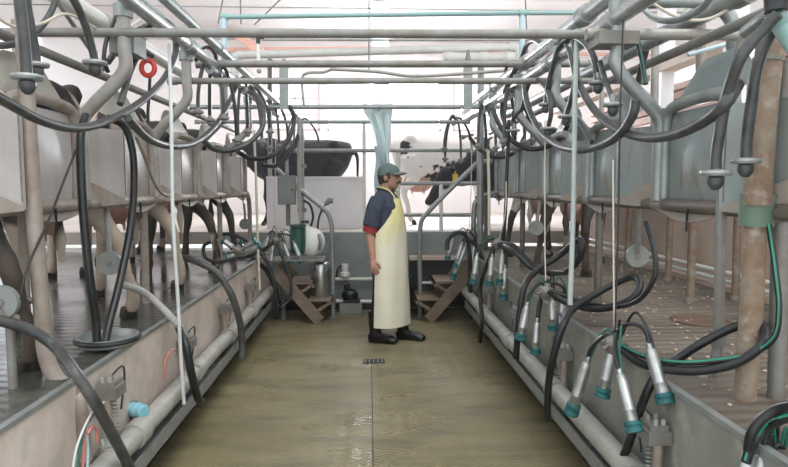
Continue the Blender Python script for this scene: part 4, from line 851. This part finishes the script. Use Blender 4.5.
# ================================================================== THE WORKER
def worker(loc, rz):
    t = thing('person', 'person in navy shirt, green cap and long cream apron standing in the pit', 'person')
    b = MB()
    # trunk, neck, head
    loft(b, [((0, 0, .84), (0, 0, 1), .15, .10), ((0, 0, .92), (0, 0, 1), .175, .125), ((.012, 0, 1.04), (0, 0, 1), .16, .125), ((.015, 0, 1.18), (0, 0, 1), .165, .122), ((.005, 0, 1.30), (0, 0, 1), .18, .12), ((-.012, 0, 1.385), (0, 0, 1), .165, .09), ((-.015, 0, 1.425), (0, 0, 1), .09, .065), ((-.01, 0, 1.46), (.1, 0, 1), .06, .06), ((.008, 0, 1.52), (.15, 0, 1), .056, .06)], 20)
    hc = V((.03, 0, 1.575))
    b.ell(hc + V((-.012, 0, .02)), (.098, .078, .10), 18, 12); b.ell(hc + V((.03, 0, -.04)), (.066, .060, .078), 16, 10); b.ell(hc + V((.055, 0, -.085)), (.035, .038, .03), 12, 8)
    limb(b, [(hc + V((.085, 0, .02)), .012), (hc + V((.103, 0, -.005)), .015), (hc + V((.112, 0, -.022)), .018), (hc + V((.095, 0, -.034)), .014)], 8, 3)
    b.ell(hc + V((.09, 0, -.062)), (.016, .026, .008), 10, 6)
    for s in (-1, 1):
        b.ell(hc + V((-.008, s * .08, -.008)), (.022, .012, .034), 10, 7); b.ell(hc + V((.075, s * .03, .028)), (.018, .026, .010), 10, 6); b.ell(hc + V((.06, s * .04, -.02)), (.025, .02, .02), 10, 6)
    # legs
    for s, dx in ((-1, -.06), (1, .15)):
        limb(b, [((0, s * .085, .90), .10), ((.01 + dx * .3, s * .095, .70), .086), ((.015 + dx * .55, s * .10, .49), .062), ((dx * .8, s * .10, .32), .056), ((-.02 + dx, s * .10, .12), .042), ((-.01 + dx, s * .10, .05), .042)], 14)
    # arms
    hands = []
    for s, sh, el, wr in ((-1, V((-.02, -.18, 1.365)), V((-.075, -.232, 1.075)), V((-.035, -.255, .82))), (1, V((-.02, .18, 1.365)), V((-.06, .235, 1.08)), V((-.01, .245, .83)))):
        limb(b, [(sh + V((0, 0, -.02)), .05), ((sh * .55 + el * .45), .047), (el, .041), ((el * .6 + wr * .4), .042), (wr, .028), (wr + (wr - el).normalized() * .03, .027)], 12)
        hands.append((s, el, wr))
    for s, el, wr in hands:      # palm, four bent fingers, thumb from the side
        d = (wr - el).normalized(); f = V((1, 0, 0)); f = (f - d * f.dot(d)).normalized(); o = d.cross(f) * (1 if d.cross(f).y * s > 0 else -1)
        loft(b, [(wr + d * .01, d, .026, .018), (wr + d * .045, d, .038, .019), (wr + d * .085, d, .040, .017), (wr + d * .098, d, .034, .013)], 12)
        b.box(wr + d * .055, (.06, .022, .07))
        for k, (off, L) in enumerate(((.030, .070), (.010, .080), (-.010, .074), (-.030, .058))):
            p0 = wr + d * .075 + f * off; inn = -o
            limb(b, [(p0, .0105), (p0 + d * L * .45 + inn * .004 + f * off * .12, .0095), (p0 + d * L * .78 + inn * .018 + f * off * .15, .0088), (p0 + d * L * .98 + inn * .034 + f * off * .15, .0072)], 8, 4)
        p0 = wr + d * .03 + f * .028
        limb(b, [(p0, .014), (p0 + d * .03 + f * .024 - o * .012, .0115), (p0 + d * .058 + f * .03 - o * .02, .0105), (p0 + d * .08 + f * .028 - o * .026, .008)], 8, 4)
    b.build('body', M['skin'], t, voxel=.0068, sm=3)
    # eyes
    for s in (-1, 1): MB().ell(hc + V((.082, s * .03, .014)), (.009, .012, .007), 8, 6).build('eye', M['eye'], t)
    # hair, moustache
    h = MB(); h.ell(hc + V((-.028, 0, .012)), (.094, .084, .095), 16, 10); h.ell(hc + V((-.062, 0, -.035)), (.05, .066, .055), 12, 8)
    for s in (-1, 1): h.box(hc + V((.022, s * .076, .015)), (.022, .012, .05))
    h.build('hair', M['hair'], t, voxel=.009, sm=2)
    h = MB()
    for s in (-1, 1): limb(h, [(hc + V((.107, 0, -.048)), .009), (hc + V((.1, s * .02, -.05)), .009), (hc + V((.085, s * .036, -.062)), .005)], 8, 3)
    h.build('moustache', M['hair'], t)
    # glasses
    g = MB()
    for s in (-1, 1):
        g.tube([hc + V((.104 + .0, s * .034 + .024 * math.cos(a), .012 + .019 * math.sin(a))) for a in [k * PI / 8 for k in range(16)]], .0028, n=6, curve=False, closed=True)
        g.tube([hc + V((.104, s * .058, .018)), hc + V((.06, s * .082, .016)), hc + V((-.01, s * .088, .012))], .0028, n=6)
    g.cyl(hc + V((.107, -.01, .016)), hc + V((.107, .01, .016)), .0028, n=6); g.build('glasses', M['hair'], t)
    # cap
    c = MB(); R = []
    for i in range(7):
        a = i / 6 * PI / 2; R.append([hc + V((-.012 + .110 * math.cos(a) * math.cos(2 * PI * k / 24), .092 * math.cos(a) * math.sin(2 * PI * k / 24), .045 + .085 * math.sin(a))) for k in range(24)])
    R = [[p + V((0, 0, -.03 if p.x < hc.x else -.008)) for p in R[0]]] + R[:6] + [[hc + V((-.012, 0, .131)) + (p - hc) * .01 for p in R[0]]]
    c.rings(R); cp = c.build('cap', M['cap'], t)
    Gd = []
    for i in range(6):
        row = []
        for j in range(11):
            v = (j / 10 - .5) * 2; x = .088 + .085 * (i / 5) * (1 - .35 * v * v); row.append(hc + V((x - .035 * v * v, v * (.082 - .012 * i / 5), .048 - .012 * (i / 5) - .02 * v * v)))
        Gd.append(row)
    MB().sheet(Gd, .005).build('brim', M['cap'], cp)
    MB().ell(hc + V((-.012, 0, .131)), (.008, .008, .005), 8, 5).build('button', M['cap'], cp)
    # shirt with sleeves
    s_ = MB()
    loft(s_, [((0, 0, .90), (0, 0, 1), .19, .138), ((.008, 0, 1.0), (0, 0, 1), .185, .14), ((.012, 0, 1.15), (0, 0, 1), .185, .138), ((.004, 0, 1.30), (0, 0, 1), .196, .134), ((-.012, 0, 1.39), (0, 0, 1), .178, .104), ((-.014, 0, 1.432), (0, 0, 1), .10, .078), ((-.01, 0, 1.455), (.1, 0, 1), .074, .072)], 24)
    for s, el, wr in hands:
        sh = V((-.02, s * .175, 1.365)); e1 = sh + (el - sh) * .88
        limb(s_, [(sh + V((0, -s * .03, .0)), .082), (sh + (el - sh) * .3, .086), (sh + (el - sh) * .6, .082), (e1, .080)], 14)
    s_.build('shirt', M['shirt'], t, voxel=.011, sm=4)
    co = MB(); 
    pts = [V((-.012 + .078 * math.cos(a), .08 * math.sin(a), 1.452 + .012 * math.cos(a + PI))) for a in [k * PI / 10 for k in range(20)]]; co.tube(pts, .012, n=8, curve=False, closed=True); co.build('collar', M['shirt'], t)
    for s, el, wr in hands:
        sh = V((-.02, s * .175, 1.365)); MB().cyl(sh + (el - sh) * .80, sh + (el - sh) * 1.06, .068, .064, 16).build('red_cuff', M['red_cloth'], t)
    # trousers
    p = MB(); loft(p, [((0, 0, .80), (0, 0, 1), .17, .12), ((0, 0, .92), (0, 0, 1), .186, .135), ((0, 0, 1.0), (0, 0, 1), .18, .135)], 20)
    for s, dx in ((-1, -.06), (1, .15)):
        limb(p, [((0, s * .085, .86), .112), ((.01 + dx * .3, s * .095, .70), .10), ((.015 + dx * .55, s * .10, .49), .08), ((dx * .8, s * .10, .32), .074), ((-.02 + dx, s * .10, .17), .07)], 14)
    p.build('trousers', M['pants'], t, voxel=.012, sm=3)
    # boots
    for s, dx in ((-1, -.06), (1, .15)):
        q = MB(); limb(q, [((-.02 + dx, s * .10, .30), .068), ((-.022 + dx, s * .10, .18), .062), ((-.02 + dx, s * .10, .08), .056)], 14)
        loft(q, [((-.085 + dx, s * .1, .045), (1, 0, 0), .035, .04), ((-.04 + dx, s * .1, .05), (1, 0, 0), .045, .05), ((.06 + dx, s * .102, .048), (1, 0, 0), .047, .048), ((.14 + dx, s * .106, .04), (1, 0, 0), .05, .038), ((.19 + dx, s * .106, .032), (1, 0, 0), .04, .03), ((.21 + dx, s * .106, .03), (1, 0, 0), .02, .02)], 16)
        q.box((.06 + dx, s * .104, .012), (.27, .09, .024)); q.build('boot', M['boot'], t, voxel=.010, sm=2)
    # apron: bib, skirt wrapping both sides, neck strap
    Gd = []
    rows = [(1.375, .085, .065, .125), (1.33, .10, .09, .134), (1.24, .125, .14, .15), (1.14, .15, .205, .158), (1.05, .155, .225, .165), (.95, .16, .235, .17), (.80, .165, .24, .176), (.62, .175, .242, .182), (.45, .185, .245, .19), (.30, .192, .248, .196), (.17, .20, .25, .20)]
    for i, (z, _, hw, fx) in enumerate(rows):
        row = []
        for j in range(21):
            v = (j / 20 - .5) * 2; amax = 1.0 if z > 1.2 else min(1.0 + (1.2 - z) * 5, 1.8)
            a = v * amax * (1 if z < 1.2 else 1); fold = .007 * math.sin(v * 9 + z * 2) * min(1, max(0, (1.0 - z) * 2)) + .004 * math.sin(v * 17 - z * 5)
            if z > 1.2: x = fx + .008 - .05 * v * v; y = hw * v
            else: x = (fx + fold) * max(math.cos(a), -.25) + .015; y = hw * math.sin(a) * (1 + fold)
            row.append((x, y, z))
        Gd.append(row)
    ap = MB().sheet(Gd, .006).build('apron', M['apron'], t)
    MB().tube([V((.112, -.058, 1.372)), V((.068, -.082, 1.44)), V((-.01, -.086, 1.475)), V((-.085, -.04, 1.475)), V((-.095, 0, 1.475)), V((-.085, .04, 1.475)), V((-.01, .086, 1.475)), V((.068, .082, 1.44)), V((.112, .058, 1.372))], .007, n=6).build('neck_strap', M['apron'], ap)
    MB().tube([V((.0, -.215, 1.05)), V((-.1, -.15, 1.06)), V((-.15, 0, 1.065)), V((-.1, .15, 1.06)), V((.0, .215, 1.05))], .006, n=6).build('waist_tie', M['apron'], ap)
    t.location = loc; t.rotation_euler = (0, 0, rz)
    return t
worker(V((.17, 5.72, 0)), math.radians(-24))

# ================================================================== PIT WALL FIXTURES
def pit_fixture(o, side, label):
    """valve block, clear jar, spring and bracket on the pit wall; o is the point on the wall"""
    s = -side; t = thing('valve_unit', label, 'milking valve', o, 'valve units along the pit walls')
    q = lambda x, y, z: o + V((s * x, y, z))
    m = MB(); m.box(q(.05, 0, .02), (.09, .11, .05)); m.box(q(.05, 0, .055), (.07, .09, .02)); m.build('valve_block', M['galv_dirty'], t)
    for k in range(4): MB().cyl(q(.03 + .03 * (k % 2), -.03 + .06 * (k // 2), .06), q(.03 + .03 * (k % 2), -.03 + .06 * (k // 2), .085), .009, n=8).build('nipple', M['pvc_dirty'], t)
    MB().cyl(q(.05, -.035, 0), q(.05, -.035, -.17), .018).build('drop_tube', M['galv_pink'], t)
    pts = [q(.05 + .014 * math.cos(a), .03 + .014 * math.sin(a), -.005 - .2 * a / (PI * 24)) for a in [k * PI / 4 for k in range(97)]]
    MB().tube(pts, .0035, n=5, curve=False).build('spring', M['galv'], t)
    j = MB().lathe([(.012, -.02), (.03, 0), (.034, .03), (.026, .06), (.012, .07)], q(.065, -.06, -.2), (0, 0, 1), 16).build('jar', M['glass_jar'], t)
    MB().lathe([(.038, -.03), (.04, -.01), (.036, .004)], q(.065, -.06, -.2), (0, 0, 1), 16).build('jar_collar', M['pvc_dirty'], j)
    MB().box(q(.04, -.01, -.25), (.07, .16, .05)).build('bracket', M['galv_dirty'], t)
    c = MB(); c.tube([q(.05, .02, .08), q(.08, .05, .11), q(.07, .1, .05), q(.05, .1, -.1)], .005, n=6); c.build('signal_loop', G, t)
    return t
for Y, lab in ((2.55, 'nearest valve unit on the left pit wall with spring and clear jar'), (3.62, 'second valve unit on the left pit wall behind the white upright tube'), (4.62, 'third valve unit on the left pit wall'), (5.6, 'farthest valve unit on the left pit wall near the steps')):
    pit_fixture(V((-1.155, Y, .60 if Y < 3 else .52)), -1, lab)
for Y, lab in ((2.2, 'nearest valve unit on the right pit wall below the foreground cluster'), (3.3, 'second valve unit on the right pit wall beside the black drop hose'), (4.35, 'third valve unit on the right pit wall'), (5.4, 'farthest valve unit on the right pit wall')):
    pit_fixture(V((1.145, Y, .52)), 1, lab)
t = thing('cylinder_cap', 'sky blue plastic cylinder sticking out of the left pit wall', 'cap', PX(140, 412, -1.08))
a = PX(140, 411, -1.1); MB().lathe([(.02, 0), (.034, .004), (.034, .03), (.037, .033), (.037, .05), (.034, .053), (.034, .085), (.028, .09)], a + V((-.05, .03, 0)), (.75, -.45, 0), 20).build('body', M['blue_plastic'], t)
MB().lathe([(.044, 0), (.044, .012), (.036, .014)], a + V((-.058, .036, 0)), (.75, -.45, 0), 20).build('collar', M['grey_box'], t)
# round tray on the rim
c = V((-1.25, 2.88, ZP + .014)); t = thing('round_tray', 'round shallow tray with dark rim lying on the left platform edge', 'tray', c)
MB().lathe([(.10, 0), (.128, .004), (.138, .03), (.138, .045), (.128, .045), (.12, .012), (.03, .008)], c, n=36).build('pan', M['galv'], t)
MB().tube([c + V((.138 * math.cos(a), .138 * math.sin(a), .03)) for a in [k * PI / 18 for k in range(36)]], .012, n=8, curve=False, closed=True).build('rubber_rim', B, t)
# bracket with tap on the left edge
t = thing('rail_tap', 'small corroded tap fitting at the left picture edge where the grey hose starts', 'tap', PX(8, 318, -1.36))
MB().cyl(PX(-6, 312, -1.38), PX(14, 322, -1.34), .03).build('body', M['galv_dirty'], t); MB().tube([PX(8, 316, -1.36), PX(12, 306, -1.36), PX(17, 300, -1.36)], .008).build('lever', M['pvc_dirty'], t)
MB().cyl(PX(10, 326, -1.36), PZ(10, 350, ZP) * 0 + V((-1.36, PX(10, 326, -1.36).y, ZP)), .016).build('riser', M['galv_dirty'], t)
# ================================================================== FAR END
def steps(side, label, m=M['wood'], o=0):
    t = thing('pit_steps', label, 'steps', (side * .8, 6.7, 0), 'steps at the pit end')
    ya, yb = 6.45, 7.0
    lo, hi = V((side * (.54 + o), 0, .03)), V((side * (1.02 + o), 0, .60))
    for y in (ya, yb): MB().bar(V((lo.x, y, lo.z)), V((hi.x, y, hi.z)), .025, .12, up=(0, 0, 1)).build('stringer', m, t)
    for k in range(2):
        x = side * (.40 + .20 * k + o); z = .26 + .19 * k
        b = MB(); b.bb(x, x + side * .26, ya + .0, yb - .0, z - .02, z); b.bb(x, x + side * .015, ya, yb, z - .06, z); b.build('tread', m, t)
        for y in (ya + .02, yb - .02): MB().bar(V((x + side * .02, y, z - .03)), V((x + side * .2, y, z - .15)), .02, .03).build('tread_bracket', m, t)
    x = side * (.53 + o); MB().bb(x, x + side * .06, ya, ya + .06, 0, .1).build('foot', m, t); MB().bb(x, x + side * .06, yb - .06, yb, 0, .1).build('foot', m, t)
steps(-1, 'brown metal steps climbing to the left platform under the steel can'); steps(1, 'brown metal steps climbing to the right platform below the handrail', o=.11)
t = thing('handrail', 'grey tube handrail bending down beside the left steps', 'handrail', P(332, 310, 6.75))
MB().tube([P(272, 165, 6.75), P(290, 181, 6.75), P(318, 204, 6.75), P(327, 212, 6.75), P(331, 222, 6.75), P(332, 240, 6.75), P(333, 280, 6.75), P(333, 319, 6.75)], .027, seg=5).build('tube', M['galv'], t)
MB().cyl(P(333, 316, 6.75), P(333, 319.5, 6.75), .05).build('foot_plate', M['galv'], t)
t = thing('handrail', 'grey tube handrail bending down beside the right steps', 'handrail', P(419, 310, 6.75))
MB().tube([P(492, 161, 6.75), P(478, 163, 6.75), P(470, 170, 6.75), P(430, 210, 6.75), P(422, 220, 6.75), P(420, 232, 6.75), P(420, 280, 6.75), P(420, 319, 6.75)], .027, seg=5).build('tube', M['galv'], t)
MB().cyl(P(420, 316, 6.75), P(420, 319.5, 6.75), .05).build('foot_plate', M['galv'], t)
MB().cyl(P(420, 283, 6.75), P(452, 283, 6.75), .02).build('lower_brace', M['galv'], t)
one(MB().tube([P(474, 262, 6.6), P(474, 212, 6.6), P(476, 202, 6.6), P(484, 196, 6.6), P(496, 195, 6.6)], .03), 'rail_hoop', M['galv'], 'short bent grey hoop ending the right rail beside the handrail', 'rail')
one(MB().cyl(P(480, 250, 6.5), P(481, 60, 6.5), .035), 'end_post', M['galv'], 'tall grey post at the far end of the right stalls', 'post')
one(MB().cyl(PZ(270, 236, ZP), P(270, 60, 6.9), .03), 'end_post', M['galv'], 'tall grey post at the far end of the left stalls', 'post')
t = thing('milk_can', 'shiny stainless milk can standing on the left steps', 'milk can', P(316, 293, 6.72))
b_ = P(321, 294, 6.72); b_.z = .262
MB().lathe([(.115, 0), (.122, .01), (.124, .33), (.115, .365), (.08, .385), (.06, .39), (.06, .40)], b_, n=28).build('body', M['steel'], t)
MB().lathe([(.07, .398), (.07, .415), (.03, .42)], b_, n=20).build('lid', M['galv'], t)
# jug with green bag on a bracket
o = P(307, 240, 6.6)
t = thing('jug', 'white plastic jug with handle standing above the steel can', 'jug', o)
m = MB(); m.ell(o + V((.05, 0, -.02)), (.15, .11, .16), 18, 10); m.cyl(o + V((-.02, 0, .12)), o + V((-.02, 0, .19)), .04); m.build('body', M['white'], t, voxel=.012)
MB().cyl(o + V((-.02, 0, .185)), o + V((-.02, 0, .215)), .045).build('cap', M['green_plastic'], t)
MB().tube([o + V((.14, -.09, .07)), o + V((.16, -.13, .0)), o + V((.14, -.1, -.1))], .018).build('handle', M['grey_box'], t)
g = P(298, 243, 6.5); t = thing('green_bucket', 'dark green plastic container hanging beside the white jug', 'container', g)
MB().lathe([(.05, -.12), (.075, -.10), (.085, .0), (.085, .16), (.06, .18)], g, n=20).build('body', M['green_plastic'], t); MB().cyl(g + V((0, 0, .175)), g + V((0, 0, .2)), .09).build('lid', M['green_plastic'], t)
j0 = P(288, 240, 6.6); t = thing('jar', 'cream plastic jar left of the green container', 'jar', j0)
MB().lathe([(.07, -.1), (.085, -.08), (.085, .08), (.05, .11), (.04, .13)], j0, n=18).build('body', M['pvc'], t); MB().cyl(j0 + V((0, 0, .125)), j0 + V((0, 0, .15)), .045).build('cap', M['white'], t)
t = thing('jug_shelf', 'grey steel shelf bracket holding the jug and the green container', 'shelf', P(300, 262, 6.6))
a = o + V((0, 0, -.19)); MB().bb(a.x - .36, a.x + .2, a.y - .25, a.y + .12, a.z - .015, a.z).build('shelf', M['galv_dirty'], t); MB().cyl((a.x - .28, a.y + .08, a.z - .01), (a.x - .28, a.y + .08, .0), .025).build('leg', M['galv_dirty'], t)
MB().cyl((a.x + .12, a.y + .08, a.z - .01), (a.x + .12, a.y + .08, .4), .02).build('leg', M['galv_dirty'], t)
# control box with pipes
t = thing('control_box', 'grey steel control box on a post above the left steps', 'control box', P(287, 190, 6.7))
a = P(287, 190, 6.7); MB().box(a, (.19, .12, .32)).build('cabinet', M['grey_box'], t); MB().box(a + V((0, -.065, 0)), (.17, .012, .29)).build('door', M['grey_box'], t)
MB().cyl(a + V((.07, -.075, 0)), a + V((.07, -.085, 0)), .012).build('knob', M['rubber'], t)
MB().cyl(a + V((0, 0.02, .16)), a + V((0, .02, .34)), .02).build('conduit', M['galv'], t); MB().cyl((a.x, a.y + .07, a.z + .1), (a.x, a.y + .07, ZP), .025).build('post', M['galv_dirty'], t)
t = thing('filter_column', 'pale upright filter column with clamps between the control box and the handrail', 'filter', P(302, 205, 6.85))
a = P(302, 232, 6.85); MB().cyl((a.x, a.y, ZP), P(301, 120, 6.85), .03).build('column', M['pvc_dirty'], t)
for y in (168, 196, 212): MB().cyl(P(302, y, 6.85), P(302, y - 4, 6.85), .05).build('clamp', M['galv_dirty'], t)
MB().tube([P(303, 200, 6.85), P(310, 205, 6.8), P(313, 216, 6.8), P(311, 226, 6.8)], .014).build('side_tube', B, t)
t = thing('spray_gun', 'spray gun on a thin bent wand standing up behind the left handrail', 'spray gun', P(317, 245, 7.0))
MB().tube([P(316, 258, 7.0), P(317, 235, 7.0), P(319, 218, 7.0), P(323, 208, 7.0), P(327, 203, 7.0)], .012).build('wand', B, t)
MB().tube([P(326, 204, 7.0), P(329, 201, 7.0), P(333, 201, 7.0)], .03, seg=4).build('head', M['galv_dirty'], t); MB().cyl(P(329, 203, 7.0), P(329, 198, 7.0), .02).build('trigger', M['galv_dirty'], t)
# pipe along the end wall with pump
t = thing('wall_pipe', 'white pipe along the end wall left of the worker', 'pipe', P(350, 279, 7.12))
MB().cyl(P(334, 279, 7.12), P(402, 279, 7.12), .022).build('pipe_run', M['pvc'], t)
for x in (345, 382): MB().cyl(P(x, 279, 7.12), P(x, 279, 7.2), .016).build('clip', M['galv'], t)
t = thing('pipe_cap', 'white screw fitting standing on the end wall pipe', 'pipe fitting', P(345, 276, 7.12))
a = P(345, 276.5, 7.12); MB().lathe([(.06, 0), (.065, .02), (.055, .05), (.035, .06), (.035, .14), (.028, .15)], a, n=20).build('body', M['white'], t); MB().lathe([(.038, .09), (.04, .15), (.03, .155)], a, n=20).build('cap', M['white'], t)
MB().tube([a + V((-.03, 0, .13)), a + V((-.08, 0, .1)), a + V((-.1, 0, .02)), P(336, 280, 7.12)], .01).build('tube', B, t)
one(MB().cyl(P(336, 301, 7.05), P(372, 301.5, 7.05), .022), 'floor_pipe', M['pvc'], 'low white pipe near the floor behind the worker', 'pipe')
t = thing('pump', 'small dark pump sitting on the low pipe behind the worker', 'pump', P(350, 300, 7.0))
a = P(350, 301, 7.0); a.z = .14; m = MB(); m.ell(a + V((0, 0, .07)), (.1, .07, .075)); m.box(a + V((.02, 0, .0)), (.2, .1, .04)); m.build('body', B, t); MB().cyl(a + V((-.03, 0, .12)), a + V((-.04, 0, .2)), .035).build('motor', B, t)
MB().bb(a.x - .12, a.x + .14, a.y - .06, a.y + .06, 0, a.z - .02).build('plinth', M['grey_box'], t)
c_ = V((.36, 6.9, 0)); t = thing('waste_bin', 'dark green bin standing under the shelf right of the worker', 'bin', c_)
MB().lathe([(.10, 0), (.105, .01), (.125, .42), (.13, .43), (.13, .45), (.115, .45), (.10, .05), (.05, .03)], c_, n=24).build('body', M['green_plastic'], t); MB().tube([c_ + V((.13 * math.cos(k * PI / 10), .13 * math.sin(k * PI / 10), .44)) for k in range(20)], .008, n=6, curve=False, closed=True).build('rim', M['green_plastic'], t)

# lane gate on the right
t = thing('lane_gate', 'grey tube gate before the white cow in the lane', 'gate', P(430, 232, 7.5))
for y, x0, x1 in ((183.5, 398, 480), (215, 398, 478)): MB().cyl(P(x0, y, 7.5), P(x1, y, 7.5), .024).build('rail', M['galv'], t)
for x in (441,): MB().cyl(P(x, 184, 7.5), V((P(x, 232, 7.5).x, 7.5, ZL)), .025).build('post', M['white'], t)
MB().cyl(P(479, 151, 7.5), V((P(479, 232, 7.5).x, 7.5, ZL)), .03).build('end_post', M['galv'], t)
a = P(398, 183, 7.5); MB().cyl((a.x, 7.5, 1.95), (a.x, 7.5, ZL), .03).build('end_post', M['white'], t)
a = P(364, 120, 7.5); one(MB().cyl((a.x, 7.5, ZL), (a.x, 7.5, 2.3), .02), 'lane_post', M['white'], 'thin white post in the lane just left of the worker', 'post')
# hung film
t = thing('plastic_film', 'twisted sheet of pale cyan plastic film hanging behind the worker', 'plastic sheet', P(385, 106, 6.0))
Gd = []
spec = [(104, 362, 393), (114, 365, 392), (124, 371, 391), (134, 375, 391), (144, 377, 391), (154, 380, 389), (163, 382, 390), (170, 386, 391)]
for y, x0, x1 in spec:
    row = []
    for k in range(15):
        f = k / 14; p = P(x0 + (x1 - x0) * f, y, 5.98); p.y += .045 * math.sin(f * 15 + y * .04) + .02 * math.sin(f * 31); row.append(p)
    Gd.append(row)
MB().sheet(Gd, .003).build('film', M['cloth'], t)
t = thing('plastic_film', 'blue grey rolled film behind the twisted sheet, left of the worker cap', 'plastic sheet', P(378, 160, 6.1))
MB().tube([P(378, 146, 6.15), P(380, 160, 6.15), P(378, 178, 6.15), P(379, 196, 6.15)], .04, n=8).build('film', M['blue_paint'], t)
MB().tube([P(379, 106, 5.92), P(379, 120, 6.05), P(379, 148, 6.15)], .008).build('tie', M['string'], t)
